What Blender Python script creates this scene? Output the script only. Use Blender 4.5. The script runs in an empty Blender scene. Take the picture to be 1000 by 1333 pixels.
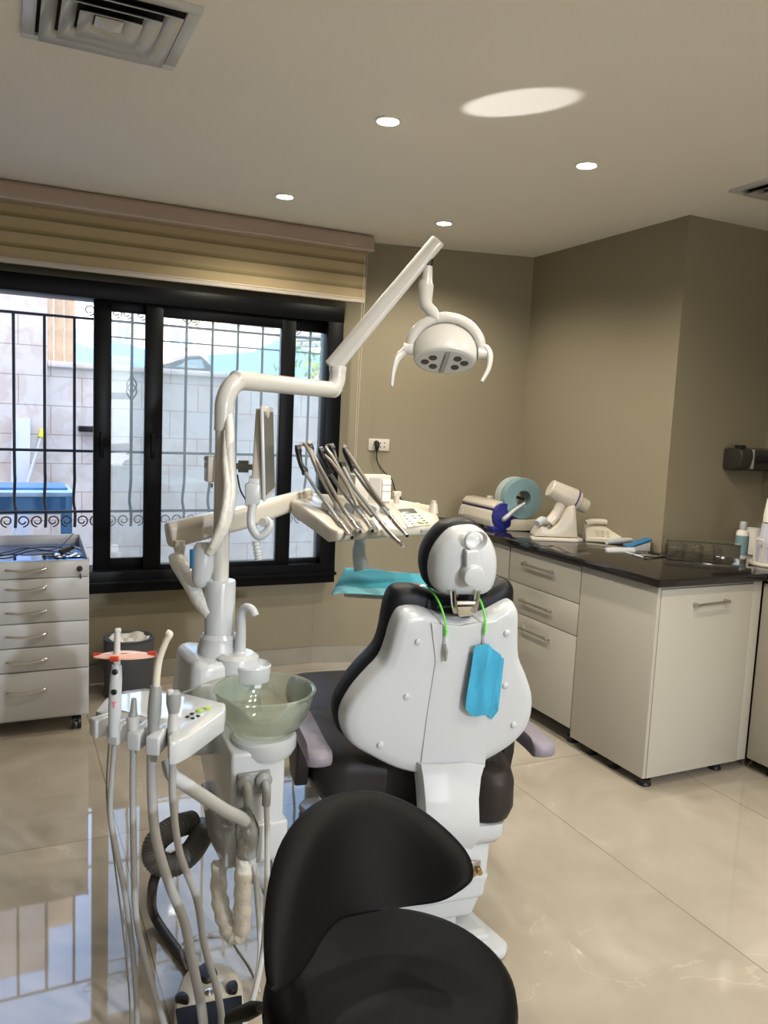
import bpy, bmesh, math, random
from mathutils import Vector as V, Matrix
random.seed(7)
PI = math.pi
C = bpy.context.scene.collection
sc = bpy.context.scene

# ------------------------------------------------------------------ camera
CAM_F, YAW, PITCH, ROLL, H = 1042.5, 0.446133, 0.114081, 0.0453605, 1.55
fw = V((math.sin(YAW)*math.cos(PITCH), math.cos(YAW)*math.cos(PITCH), -math.sin(PITCH)))
r0 = V((math.cos(YAW), -math.sin(YAW), 0)); u0 = r0.cross(fw)
rt = r0*math.cos(ROLL) + u0*math.sin(ROLL); up = u0*math.cos(ROLL) - r0*math.sin(ROLL)
EYE = V((0, 0, H))
def ray(x, y): return rt*((x-500)/CAM_F) - up*((y-666.5)/CAM_F) + fw
def onZ(x, y, z): d = ray(x, y); return EYE + d*((z-H)/d.z)
def onY(x, y, Y): d = ray(x, y); return EYE + d*(Y/d.y)
def onX(x, y, X): d = ray(x, y); return EYE + d*(X/d.x)
def atd(x, y, dep): return EYE + ray(x, y)*dep
cam = bpy.data.cameras.new('camera'); co = bpy.data.objects.new('camera', cam); C.objects.link(co)
mw = Matrix((rt, up, -fw)).transposed().to_4x4(); mw.translation = EYE; co.matrix_world = mw
cam.sensor_fit = 'VERTICAL'; cam.sensor_height = 24; cam.lens = CAM_F/1333*24; cam.clip_start = .02; cam.clip_end = 200
sc.camera = co

# ------------------------------------------------------------------ materials
def nt(m): m.use_nodes = True; return m.node_tree.nodes, m.node_tree.links
def mat(name, col, rough=.5, metal=0, spec=.5, bump=0, bscale=200, var=0, vscale=3, coat=0, trans=0, alpha=1, emit=None, es=0, ior=1.45):
    m = bpy.data.materials.new(name); n, l = nt(m); b = n['Principled BSDF']
    b.inputs['Base Color'].default_value = (*col, 1); b.inputs['Roughness'].default_value = rough
    b.inputs['Metallic'].default_value = metal; b.inputs['Specular IOR Level'].default_value = spec
    b.inputs['Coat Weight'].default_value = coat; b.inputs['Transmission Weight'].default_value = trans
    b.inputs['Alpha'].default_value = alpha; b.inputs['IOR'].default_value = ior
    if emit: b.inputs['Emission Color'].default_value = (*emit, 1); b.inputs['Emission Strength'].default_value = es
    tc = n.new('ShaderNodeTexCoord')
    if bump:
        t = n.new('ShaderNodeTexNoise'); t.inputs['Scale'].default_value = bscale; t.inputs['Detail'].default_value = 4
        bp = n.new('ShaderNodeBump'); bp.inputs['Strength'].default_value = bump; bp.inputs['Distance'].default_value = .004
        l.new(tc.outputs['Object'], t.inputs['Vector']); l.new(t.outputs['Fac'], bp.inputs['Height']); l.new(bp.outputs['Normal'], b.inputs['Normal'])
    t = n.new('ShaderNodeTexNoise'); t.inputs['Scale'].default_value = vscale; t.inputs['Detail'].default_value = 5
    l.new(tc.outputs['Object'], t.inputs['Vector'])
    r = n.new('ShaderNodeMapRange'); r.inputs['To Min'].default_value = max(0, rough-.04-var*.3); r.inputs['To Max'].default_value = min(1, rough+.04+var*.3)
    l.new(t.outputs['Fac'], r.inputs['Value']); l.new(r.outputs['Result'], b.inputs['Roughness'])
    if var:
        mx = n.new('ShaderNodeMix'); mx.data_type = 'RGBA'
        mx.inputs[6].default_value = (*[c*(1-var) for c in col], 1); mx.inputs[7].default_value = (*[min(1, c*(1+var)) for c in col], 1)
        l.new(t.outputs['Fac'], mx.inputs[0]); l.new(mx.outputs[2], b.inputs['Base Color'])
    return m
def mth(n, l, op, a, b=None):
    x = n.new('ShaderNodeMath'); x.operation = op
    for i, v in enumerate((a, b)):
        if v is None: continue
        if isinstance(v, (int, float)): x.inputs[i].default_value = v
        else: l.new(v, x.inputs[i])
    return x.outputs[0]

M = {}
M['white'] = mat('white_plastic', (.51, .535, .56), .22, coat=.3)
M['whitem'] = mat('white_paint_metal', (.58, .57, .54), .25, coat=.4)
M['cream'] = mat('cream_plastic', (.57, .525, .45), .3, coat=.2)
M['ivory'] = mat('ivory_plastic', (.62, .58, .49), .35)
M['grey'] = mat('grey_plastic', (.27, .28, .28), .4)
M['lgrey'] = mat('light_grey_plastic', (.5, .5, .5), .35)
M['hose'] = mat('grey_hose', (.36, .36, .36), .45)
M['chose'] = mat('dark_grey_corrugated_hose', (.11, .105, .10), .45)
M['dhose'] = mat('dark_hose', (.05, .052, .055), .4)
M['black'] = mat('black_plastic', (.012, .012, .013), .35)
M['leather'] = mat('black_leatherette', (.004, .004, .0045), .5, bump=.08, bscale=420, spec=.09)
M['brownl'] = mat('charcoal_brown_leatherette', (.028, .023, .022), .45, bump=.08, bscale=420, spec=.22)
M['navy'] = mat('navy_leatherette', (.007, .008, .011), .45, bump=.06, bscale=420, spec=.22)
M['mauve'] = mat('mauve_grey_vinyl', (.235, .215, .26), .45)
M['chrome'] = mat('chrome', (.72, .72, .72), .12, 1)
M['steel'] = mat('brushed_steel', (.5, .48, .45), .3, 1)
M['hpmetal'] = mat('handpiece_metal', (.42, .40, .37), .28, .9)
M['whip'] = mat('tan_silicone_hose', (.22, .20, .17), .38)
M['frame'] = mat('black_window_frame', (.003, .0035, .0045), .38, spec=.13)
M['cab'] = mat('cabinet_laminate', (.42, .40, .345), .35)
M['cart'] = mat('cart_laminate', (.47, .47, .47), .38)
M['counter'] = mat('black_granite', (.014, .012, .011), .10, coat=.5, var=.3, vscale=60)
M['wall'] = mat('beige_wall_paint', (.27, .237, .165), .75, bump=.05, bscale=160, var=.03, vscale=2)
M['ceil'] = mat('ceiling_paint', (.90, .87, .80), .8, bump=.03, bscale=120, var=.02)
M['base'] = mat('baseboard_stone', (.30, .28, .24), .15, var=.12, vscale=7)
M['seam'] = mat('dark_gap', (.03, .028, .025), .8)
M['lime'] = mat('lime_green_plastic', (.16, .75, .09), .4)
M['limepad'] = mat('green_keypad_print', (.33, .50, .08), .5)
M['teal'] = mat('teal_paper', (.06, .42, .56), .8, bump=.4, bscale=500, var=.06, vscale=30)
M['teall'] = mat('light_teal_paper', (.24, .62, .74), .75, var=.05)
M['bib'] = mat('blue_bib_paper', (.05, .36, .58), .75, bump=.5, bscale=350, var=.08, vscale=40)
M['bin'] = mat('slate_grey_bin', (.075, .085, .10), .5)
M['yellow'] = mat('yellow_sticker', (.85, .78, .03), .5)
M['brass'] = mat('brass', (.45, .33, .18), .3, 1)
M['red'] = mat('red_translucent_plastic', (.75, .08, .04), .25, trans=.45)
M['pinkshield'] = mat('pink_shield_plastic', (.95, .60, .50), .25, trans=.25)
M['blue'] = mat('deep_blue_plastic', (.02, .025, .20), .3)
M['bluel'] = mat('blue_plastic', (.02, .16, .36), .4)
M['lcd'] = mat('grey_display', (.09, .10, .10), .25)
M['iron'] = mat('wrought_iron', (.035, .037, .04), .5)
M['darkgrey'] = mat('dark_grey_plastic', (.035, .034, .03), .3)
M['label'] = mat('grey_label', (.45, .43, .42), .6)
M['pinkp'] = mat('red_print', (.75, .12, .2), .5)
M['rollb'] = mat('blue_pouch_roll', (.20, .32, .36), .5, var=.05, vscale=40)
M['rollp'] = mat('pale_pouch_roll', (.38, .46, .44), .5, var=.04, vscale=40)
M['cup'] = mat('lilac_plastic_cup', (.62, .63, .74), .3, trans=.15)
M['cupw'] = mat('white_plastic_cup', (.80, .78, .74), .4)
M['bench'] = mat('blue_painted_metal', (.10, .26, .48), .4)
M['tarp'] = mat('blue_tarp', (.13, .30, .58), .6, var=.08, vscale=2)
M['wood'] = mat('timber', (.62, .44, .28), .6, var=.25, vscale=14)
M['plank'] = mat('pale_plank', (.60, .62, .70), .5)
M['facade'] = mat('cream_render', (.66, .60, .42), .8, var=.04)
M['facadew'] = mat('white_render', (.72, .70, .66), .8, var=.04)
M['winglass'] = mat('distant_window', (.14, .2, .24), .2)
M['paving'] = mat('outdoor_paving', (.45, .41, .37), .8, var=.1)
M['cardark'] = mat('dark_car_paint', (.03, .04, .05), .15, coat=.6)
M['foil'] = mat('crumpled_white_plastic', (.78, .78, .76), .25, trans=.12, bump=1, bscale=60)
M['wrap'] = mat('cream_wrap', (.80, .78, .72), .3, bump=1.2, bscale=50, coat=.5)
M['metalfr'] = mat('white_metal_tray', (.62, .70, .74), .3)
M['valance'] = mat('taupe_aluminium', (.42, .32, .26), .3, coat=.3)
M['railw'] = mat('pale_rail', (.52, .47, .40), .5)
M['vent'] = mat('vent_aluminium', (.62, .62, .60), .3, .1)
M['dark'] = mat('dark_void', (.01, .01, .01), .9)
M['bulb'] = mat('lit_diffuser', (1, 1, 1), .5, emit=(1, .93, .8), es=18)
M['rubber'] = mat('black_rubber', (.02, .02, .02), .6)
M['cable'] = mat('white_cable', (.6, .6, .6), .4)
M['mirror'] = mat('blue_glossy_tray_film', (.10, .26, .62), .03, .9)
M['acc'] = mat('instrument_steel', (.6, .6, .62), .2, 1)

def glass(name, tint, refl=.08, rough=0, haze=0, hz=(.6, .7, .7)):
    m = bpy.data.materials.new(name); n, l = nt(m); n.remove(n['Principled BSDF']); out = n['Material Output']
    t = n.new('ShaderNodeBsdfTransparent'); t.inputs[0].default_value = (*tint, 1)
    g = n.new('ShaderNodeBsdfGlossy'); g.inputs['Roughness'].default_value = rough; g.inputs[0].default_value = (.9, .95, .95, 1)
    fr = n.new('ShaderNodeFresnel'); fr.inputs[0].default_value = 1.5
    f = mth(n, l, 'ADD', mth(n, l, 'MULTIPLY', fr.outputs[0], 1.0), refl)
    mx = n.new('ShaderNodeMixShader'); l.new(f, mx.inputs[0]); l.new(t.outputs[0], mx.inputs[1]); l.new(g.outputs[0], mx.inputs[2])
    if haze:
        d = n.new('ShaderNodeBsdfDiffuse'); d.inputs[0].default_value = (*hz, 1); m2 = n.new('ShaderNodeMixShader'); m2.inputs[0].default_value = haze
        tl = n.new('ShaderNodeBsdfTranslucent'); tl.inputs[0].default_value = (*hz, 1); dm_ = n.new('ShaderNodeMixShader'); dm_.inputs[0].default_value = .5
        l.new(d.outputs[0], dm_.inputs[1]); l.new(tl.outputs[0], dm_.inputs[2])
        l.new(mx.outputs[0], m2.inputs[1]); l.new(dm_.outputs[0], m2.inputs[2]); mx = m2
    l.new(mx.outputs[0], out.inputs[0]); return m
M['pane'] = glass('window_glass', (.93, .96, .95), .03, 0, .17, (.72, .80, .80))
M['acrylic'] = glass('clear_acrylic', (.95, .94, .92), .05, .02, .025, (.6, .6, .55))
M['bowl'] = glass('green_tinted_glass', (.92, .95, .90), .07, .03, .20, (.66, .70, .62))
M['film'] = glass('clear_plastic_film', (.97, .97, .96), .12, .08, .05, (.7, .7, .68))

# polished stone floor tiles
m = bpy.data.materials.new('polished_stone_tiles'); n, l = nt(m); b = n['Principled BSDF']; M['floor'] = m
geo = n.new('ShaderNodeNewGeometry'); sp = n.new('ShaderNodeSeparateXYZ'); l.new(geo.outputs['Position'], sp.inputs[0])
tx = mth(n, l, 'DIVIDE', mth(n, l, 'SUBTRACT', sp.outputs[0], .37-8.15), .815); ty = mth(n, l, 'DIVIDE', mth(n, l, 'SUBTRACT', sp.outputs[1], 2.9-16), 1.6)
fx = mth(n, l, 'FRACT', tx); fy = mth(n, l, 'FRACT', ty)
gx = mth(n, l, 'LESS_THAN', mth(n, l, 'MULTIPLY', fx, .815), .0035); gy = mth(n, l, 'LESS_THAN', mth(n, l, 'MULTIPLY', fy, 1.6), .0035)
gr = mth(n, l, 'MAXIMUM', gx, gy)
ix = mth(n, l, 'FLOOR', tx); iy = mth(n, l, 'FLOOR', ty)
cb = n.new('ShaderNodeCombineXYZ'); l.new(ix, cb.inputs[0]); l.new(iy, cb.inputs[1])
wn = n.new('ShaderNodeTexWhiteNoise'); l.new(cb.outputs[0], wn.inputs['Vector'])
off = n.new('ShaderNodeVectorMath'); off.operation = 'MULTIPLY_ADD'; l.new(wn.outputs['Color'], off.inputs[0]); off.inputs[1].default_value = (9, 9, 9); l.new(geo.outputs['Position'], off.inputs[2])
n1 = n.new('ShaderNodeTexNoise'); n1.inputs['Scale'].default_value = 2.2; n1.inputs['Detail'].default_value = 8; n1.inputs['Distortion'].default_value = .8; l.new(off.outputs[0], n1.inputs['Vector'])
n2 = n.new('ShaderNodeTexNoise'); n2.inputs['Scale'].default_value = .9; n2.inputs['Detail'].default_value = 6; n2.inputs['Distortion'].default_value = 1.6; l.new(off.outputs[0], n2.inputs['Vector'])
cr = n.new('ShaderNodeValToRGB'); l.new(n1.outputs['Fac'], cr.inputs[0])
cr.color_ramp.elements[0].position = .3; cr.color_ramp.elements[0].color = (.34, .30, .24, 1)
cr.color_ramp.elements[1].position = .7; cr.color_ramp.elements[1].color = (.47, .425, .355, 1)
vn = mth(n, l, 'ABSOLUTE', mth(n, l, 'SUBTRACT', n2.outputs['Fac'], .5))
vf = n.new('ShaderNodeMapRange'); l.new(vn, vf.inputs[0]); vf.inputs[1].default_value = 0; vf.inputs[2].default_value = .004; vf.inputs[3].default_value = .28; vf.inputs[4].default_value = 0
vm = mth(n, l, 'MULTIPLY', vf.outputs[0], mth(n, l, 'GREATER_THAN', n1.outputs['Fac'], .56))
mx = n.new('ShaderNodeMix'); mx.data_type = 'RGBA'; l.new(vm, mx.inputs[0]); l.new(cr.outputs[0], mx.inputs[6]); mx.inputs[7].default_value = (.72, .64, .52, 1)
mx2 = n.new('ShaderNodeMix'); mx2.data_type = 'RGBA'; l.new(gr, mx2.inputs[0]); l.new(mx.outputs[2], mx2.inputs[6]); mx2.inputs[7].default_value = (.20, .165, .12, 1)
l.new(mx2.outputs[2], b.inputs['Base Color']); b.inputs['Roughness'].default_value = .03; b.inputs['Specular IOR Level'].default_value = .8

# limestone block wall
m = bpy.data.materials.new('limestone_blocks'); n, l = nt(m); b = n['Principled BSDF']; M['stone'] = m
geo = n.new('ShaderNodeNewGeometry'); sp = n.new('ShaderNodeSeparateXYZ'); l.new(geo.outputs['Position'], sp.inputs[0])
cb = n.new('ShaderNodeCombineXYZ'); l.new(mth(n, l, 'ADD', sp.outputs[0], 20.1), cb.inputs[0]); l.new(mth(n, l, 'ADD', sp.outputs[2], 20.03), cb.inputs[1])
br = n.new('ShaderNodeTexBrick'); br.inputs['Scale'].default_value = 1; br.inputs['Brick Width'].default_value = .47; br.inputs['Row Height'].default_value = .232; br.inputs['Mortar Size'].default_value = .004
br.inputs['Color1'].default_value = (.84, .73, .66, 1); br.inputs['Color2'].default_value = (.82, .76, .72, 1); br.inputs['Mortar'].default_value = (.55, .42, .36, 1)
l.new(cb.outputs[0], br.inputs['Vector'])
n1 = n.new('ShaderNodeTexNoise'); n1.inputs['Scale'].default_value = 5; n1.inputs['Detail'].default_value = 9; n1.inputs['Distortion'].default_value = 1.2; l.new(geo.outputs['Position'], n1.inputs['Vector'])
cr = n.new('ShaderNodeValToRGB'); l.new(n1.outputs['Fac'], cr.inputs[0]); cr.color_ramp.elements[0].position = .42; cr.color_ramp.elements[0].color = (.90, .84, .80, 1); cr.color_ramp.elements[1].position = .52; cr.color_ramp.elements[1].color = (1, 1, 1, 1)
mx = n.new('ShaderNodeMix'); mx.data_type = 'RGBA'; mx.blend_type = 'MULTIPLY'; mx.inputs[0].default_value = .8; l.new(br.outputs['Color'], mx.inputs[6]); l.new(cr.outputs[0], mx.inputs[7])
l.new(mx.outputs[2], b.inputs['Base Color']); b.inputs['Roughness'].default_value = .7

# zebra blind fabric: woven bands
m = bpy.data.materials.new('zebra_blind_fabric'); n, l = nt(m); b = n['Principled BSDF']; M['blind'] = m
geo = n.new('ShaderNodeNewGeometry'); sp = n.new('ShaderNodeSeparateXYZ'); l.new(geo.outputs['Position'], sp.inputs[0])
f = mth(n, l, 'FRACT', mth(n, l, 'DIVIDE', mth(n, l, 'SUBTRACT', sp.outputs[2], 2.262), .072))
s1 = mth(n, l, 'LESS_THAN', f, .68); s2 = mth(n, l, 'LESS_THAN', f, .84)
mx = n.new('ShaderNodeMix'); mx.data_type = 'RGBA'; l.new(s2, mx.inputs[0]); mx.inputs[6].default_value = (.31, .25, .12, 1); mx.inputs[7].default_value = (.225, .185, .10, 1)
mx2 = n.new('ShaderNodeMix'); mx2.data_type = 'RGBA'; l.new(s1, mx2.inputs[0]); l.new(mx.outputs[2], mx2.inputs[6]); mx2.inputs[7].default_value = (.44, .35, .20, 1)
l.new(mx2.outputs[2], b.inputs['Base Color']); b.inputs['Roughness'].default_value = .8

# ------------------------------------------------------------------ mesh builder
def rot(rx=0, ry=0, rz=0): return Matrix.Rotation(rz, 4, 'Z') @ Matrix.Rotation(ry, 4, 'Y') @ Matrix.Rotation(rx, 4, 'X')
class MB:
    def __init__(s, xf=None): s.bm = bmesh.new(); s.xf = xf or Matrix()
    def _fin(s, vs, mtx=None):
        T = s.xf @ (mtx or Matrix())
        for v in vs: v.co = T @ v.co
        return s
    def box(s, c, d, R=None, bev=0, seg=2, taper=None):
        g = bmesh.new(); bmesh.ops.create_cube(g, size=1)
        for v in g.verts:
            k = (taper if (taper and v.co.z > 0) else 1)
            v.co = V((v.co.x*d[0]*k, v.co.y*d[1]*k, v.co.z*d[2]))
        if bev: bmesh.ops.bevel(g, geom=g.edges[:], offset=bev, segments=seg, profile=.5, affect='EDGES', clamp_overlap=True)
        return s.join(g, Matrix.Translation(V(c)) @ (R or Matrix()))
    def bb(s, lo, hi, bev=0, seg=2):
        lo, hi = V(lo), V(hi); return s.box((lo+hi)/2, hi-lo, None, bev, seg)
    def join(s, g, mtx=None):
        T = s.xf @ (mtx or Matrix()); mp = {}
        for v in g.verts: mp[v.index if False else v] = s.bm.verts.new(T @ v.co)
        for f in g.faces:
            try: s.bm.faces.new([mp[v] for v in f.verts])
            except ValueError: pass
        g.free(); return s
    def ring(s, pts): return [s.bm.verts.new(s.xf @ V(p)) for p in pts]
    def bridge(s, a, b, close=True):
        k = len(a)
        for i in range(k if close else k-1):
            j = (i+1) % k
            try: s.bm.faces.new((a[i], a[j], b[j], b[i]))
            except ValueError: pass
    def cap(s, a, flip=False):
        try: s.bm.faces.new(a[::-1] if flip else a)
        except ValueError: pass
    def tube(s, pts, r, seg=12, smooth=0, cap=True, sq=1.0):
        pts = [V(p) for p in pts]
        if smooth and len(pts) > 2: pts, r = catmull(pts, r, smooth)
        rs = r if isinstance(r, (list, tuple)) else [r]*len(pts)
        t = (pts[1]-pts[0]).normalized(); a = t.orthogonal().normalized(); prev = None
        for i, p in enumerate(pts):
            if i == 0: d = pts[1]-pts[0]
            elif i == len(pts)-1: d = pts[-1]-pts[-2]
            else: d = (pts[i+1]-pts[i]).normalized() + (pts[i]-pts[i-1]).normalized()
            d.normalize(); a = (a - d*a.dot(d)).normalized(); bn = d.cross(a)
            rg = s.ring([p + (a*math.cos(k*2*PI/seg) + bn*math.sin(k*2*PI/seg)*sq)*rs[i] for k in range(seg)])
            if prev: s.bridge(prev, rg)
            elif cap: s.cap(rg, True)
            prev = rg
        if cap: s.cap(prev)
        return s
    def cyl(s, a, b, r, r2=None, seg=20): return s.tube([a, b], [r, r2 if r2 is not None else r], seg)
    def lathe(s, c, prof, seg=28, R=None, sx=1, sy=1):
        T = Matrix.Translation(V(c)) @ (R or Matrix()); prev = None; first = None
        for (r, z) in prof:
            rg = s.ring([T @ V((r*sx*math.cos(k*2*PI/seg), r*sy*math.sin(k*2*PI/seg), z)) for k in range(seg)])
            if prev: s.bridge(prev, rg)
            else: first = rg
            prev = rg
        if prof[0][0] > 1e-5: s.cap(first, True)
        if prof[-1][0] > 1e-5: s.cap(prev)
        return s
    def shell(s, c, prof, seg=28, R=None):  # closed profile loop, no caps
        T = Matrix.Translation(V(c)) @ (R or Matrix()); rings = []
        for (r, z) in prof: rings.append(s.ring([T @ V((r*math.cos(k*2*PI/seg), r*math.sin(k*2*PI/seg), z)) for k in range(seg)]))
        for i in range(len(rings)): s.bridge(rings[i], rings[(i+1) % len(rings)])
        return s
    def prism(s, poly, z0, z1, mtx=None, bev=0):
        g = bmesh.new(); a = [g.verts.new((p[0], p[1], z0)) for p in poly]; b = [g.verts.new((p[0], p[1], z1)) for p in poly]
        g.faces.new(a[::-1]); g.faces.new(b); k = len(poly)
        for i in range(k): g.faces.new((a[i], a[(i+1) % k], b[(i+1) % k], b[i]))
        bmesh.ops.recalc_face_normals(g, faces=g.faces[:])
        if bev: bmesh.ops.bevel(g, geom=g.edges[:], offset=bev, segments=2, profile=.5, affect='EDGES', clamp_overlap=True)
        return s.join(g, mtx)
    def hull(s, bot, top, bev=0):
        g = bmesh.new(); a = [g.verts.new(V(p)) for p in bot]; b = [g.verts.new(V(p)) for p in top]
        g.faces.new(a[::-1]); g.faces.new(b); k = len(bot)
        for i in range(k): g.faces.new((a[i], a[(i+1) % k], b[(i+1) % k], b[i]))
        bmesh.ops.recalc_face_normals(g, faces=g.faces[:])
        if bev: bmesh.ops.bevel(g, geom=g.edges[:], offset=bev, segments=3, profile=.5, affect='EDGES', clamp_overlap=True)
        return s.join(g)
    def pillow(s, fn, outline, center, prof):
        """outline scaled about a centre: prof = [(scale, depth)...]; fn(u, v, depth) -> point"""
        rings = []
        for (k, d) in prof:
            if k < 1e-4: rings.append([s.bm.verts.new(s.xf @ V(fn(center[0], center[1], d)))])
            else: rings.append(s.ring([fn(center[0]+(p[0]-center[0])*k, center[1]+(p[1]-center[1])*k, d) for p in outline]))
        for a, b in zip(rings, rings[1:]):
            if len(a) == 1 or len(b) == 1:
                o, q = (a, b) if len(a) == 1 else (b, a); L_ = len(q)
                for i in range(L_):
                    s.bm.faces.new((o[0], q[i], q[(i+1) % L_]))
            else: s.bridge(a, b)
        return s
    def grid(s, fn, nu, nv):
        g = [[s.bm.verts.new(s.xf @ V(fn(i/nu, j/nv))) for j in range(nv+1)] for i in range(nu+1)]
        for i in range(nu):
            for j in range(nv): s.bm.faces.new((g[i][j], g[i+1][j], g[i+1][j+1], g[i][j+1]))
        return s
    def sheet(s, fn, nu, nv, th):   # thin closed sheet
        n0 = len(s.bm.verts); s.grid(fn, nu, nv); s.bm.faces.ensure_lookup_table()
        s.solid = th; return s
def catmull(pts, r, k):
    n_ = len(pts); rs = r if isinstance(r, (list, tuple)) else [r]*n_; P = []; Rr = []
    for i in range(n_-1):
        p0, p1, p2, p3 = pts[max(i-1, 0)], pts[i], pts[i+1], pts[min(i+2, n_-1)]
        for j in range(k):
            t = j/k; P.append(.5*((2*p1)+(p2-p0)*t+(2*p0-5*p1+4*p2-p3)*t*t+(3*p1-p0-3*p2+p3)*t**3)); Rr.append(rs[i]*(1-t)+rs[i+1]*t)
    P.append(pts[-1]); Rr.append(rs[-1]); return P, Rr
def smooth2(poly, k=4):
    n_ = len(poly); out = []
    for i in range(n_):
        p0, p1, p2, p3 = [V((*poly[(i+j) % n_][:2], 0)) for j in (-1, 0, 1, 2)]
        for j in range(k):
            t = j/k; q = .5*((2*p1)+(p2-p0)*t+(2*p0-5*p1+4*p2-p3)*t*t+(3*p1-p0-3*p2+p3)*t**3); out.append((q.x, q.y))
    return out

WM = {}
def tagp(o, label=None, cat=None, group=None, kind=None):
    if label: o['label'] = label
    if cat: o['category'] = cat
    if group: o['group'] = group
    if kind: o['kind'] = kind
    return o
def thing(name, label, cat, loc=(0, 0, 0), rz=0, group=None):
    o = bpy.data.objects.new(name, None); o.empty_display_size = .05; C.objects.link(o)
    o.location = loc; o.rotation_euler = (0, 0, rz); WM[o] = Matrix.Translation(V(loc)) @ Matrix.Rotation(rz, 4, 'Z')
    return tagp(o, label, cat, group)
def obj(name, mb, material, parent=None, label=None, kind=None, sharp=32, smooth=True):
    bm = mb.bm; bmesh.ops.recalc_face_normals(bm, faces=bm.faces[:])
    me = bpy.data.meshes.new(name); bm.to_mesh(me); bm.free()
    pm = WM.get(parent, Matrix()) if parent else Matrix()
    me.transform(pm.inverted())
    if len(me.vertices):
        cs = [v.co for v in me.vertices]
        lo = V([min(c[i] for c in cs) for i in range(3)]); hi = V([max(c[i] for c in cs) for i in range(3)])
        o3 = V(((lo.x+hi.x)/2, (lo.y+hi.y)/2, lo.z)); me.transform(Matrix.Translation(-o3))
    else: o3 = V()
    if smooth:
        for p in me.polygons: p.use_smooth = True
        me.set_sharp_from_angle(angle=math.radians(sharp))
    me.materials.append(material)
    o = bpy.data.objects.new(name, me); C.objects.link(o); o.location = o3
    if parent: o.parent = parent
    WM[o] = pm @ Matrix.Translation(o3)
    if getattr(mb, 'solid', 0):
        md = o.modifiers.new('thickness', 'SOLIDIFY'); md.thickness = mb.solid; md.offset = 0
    if label: o['label'] = label
    if kind: o['kind'] = kind
    return o
def solo(name, mb, material, label, cat, group=None, **k): return tagp(obj(name, mb, material, **k), label, cat, group)
def struct(name, mb, material, parent=None, **k):
    o = obj(name, mb, material, parent, **k)
    if not parent: o['kind'] = 'structure'
    return o
def dup(o, parent=None):
    c = o.copy(); C.objects.link(c); c.parent = parent
    for ch in [x for x in C.objects if x.parent == o]: dup(ch, c)
    return c

# ------------------------------------------------------------------ room shell
CE = 2.615; XR, YC = 3.045, 3.053; XI = 3.735
CR = V((1.758, 4.65, 0)); CRR = V((XR, 4.335, 0))
struct('floor', MB().bb((-2.4, -5.1, -.08), (XI+.1, 4.8, 0)), M['floor'])
struct('ceiling', MB().bb((-2.4, -5.1, CE), (XI+.1, 4.9, CE+.12)), M['ceil'])
wb = MB()
wx0, wx1, wz0, wz1 = -1.0, 1.757, .60, 2.17
wb.bb((-2.4, 4.65, 0), (wx0, 4.71, CE)).bb((wx0, 4.65, 0), (wx1, 4.71, wz0)).bb((wx0, 4.65, wz1), (wx1, 4.71, CE))
struct('wall_back', wb, M['wall'])
dv = (CRR-CR).normalized(); nv = V((-dv.y, dv.x, 0))
q = [CR, CRR, CRR+nv*.3, CR+nv*.05]
struct('wall_corner', MB().prism([(p.x, p.y) for p in q], 0, CE), M['wall'])
struct('wall_right', MB().bb((XR, YC, 0), (XI+.1, 4.75, CE)), M['wall'])
struct('wall_side', MB().bb((XI, -5, 0), (XI+.1, YC, CE)), M['wall'])
struct('wall_left', MB().bb((-2.4, -5, 0), (-2.3, 4.65, CE)), M['wall'])
struct('wall_front', MB().bb((-2.3, -5.1, 0), (XI, -5, CE)), M['wall'])
struct('baseboard_back', MB().bb((-2.3, 4.635, 0), (1.756, 4.65, .105), .003), M['base'])
e = -nv*.014
q = [CR+e-dv*.0, CRR+e, CRR, CR]
struct('baseboard_corner', MB().prism([(p.x, p.y) for p in q], 0, .105), M['base'])
struct('baseboard_left', MB().bb((-2.3, -5, 0), (-2.286, 4.63, .105), .003), M['base'])

# ------------------------------------------------------------------ window
FY = 4.50
win = bpy.data.objects.new('window_1', None); C.objects.link(win); win.location = (.4, FY, .55); win['kind'] = 'structure'; WM[win] = Matrix.Translation(win.location)
fx1 = onY(443, 560, FY).x; zt, zb = 2.145, .665
fr = MB()
fr.bb((-1.08, FY, zt-.035), (fx1, 4.70, 2.20), .004)       # head
fr.bb((-1.08, FY, .545), (fx1, 4.72, .665), .004)          # sill
fr.bb((onY(423, 560, FY).x, FY+.001, .55), (fx1-.001, 4.63, 2.19), .004)
fr.bb((-1.08, FY+.001, .55), (-.96, 4.70, 2.19), .004)
fr.bb((-1.08, FY-.025, .595), (fx1+.003, FY+.02, .612), .002)
obj('window_frame', fr, M['frame'], win)
def sash(nm, x0, x1, y, sw0, sw1, z0, z1, bot, topb):
    s = MB(); s.bb((x0, y, z0), (x0+sw0, y+.035, z1), .003); s.bb((x1-sw1, y, z0), (x1, y+.035, z1), .003)
    s.bb((x0+sw0-.003, y, z0), (x1-sw1+.003, y+.034, z0+bot), .002); s.bb((x0+sw0-.003, y, z1-topb), (x1-sw1+.003, y+.034, z1), .002)
    f_ = obj('window_sash', s, M['frame'], win)
    g = MB().bb((x0+sw0-.01, y+.014, z0+bot-.01), (x1-sw1+.01, y+.020, z1-topb+.01))
    obj('pane', g, M['pane'], f_)
    h = MB().bb((x0+sw0*.35, y-.012, 1.28), (x0+sw0*.6, y, 1.42), .003); obj('handle', h, M['frame'], f_)
xa, xb, xc, xd = onY(122, 560, 4.56).x, onY(145, 560, 4.56).x, onY(363, 560, 4.56).x, onY(381, 560, 4.56).x
xe, xf_, xg = onY(188, 560, 4.53).x, onY(211, 560, 4.53).x, onY(423, 560, 4.53).x
xc, xd = onY(363, 560, 4.53).x, onY(381, 560, 4.53).x
sash('s', xe, xd, 4.52, xf_-xe, xd-xc, .655, 2.12, .035, .07)
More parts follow.
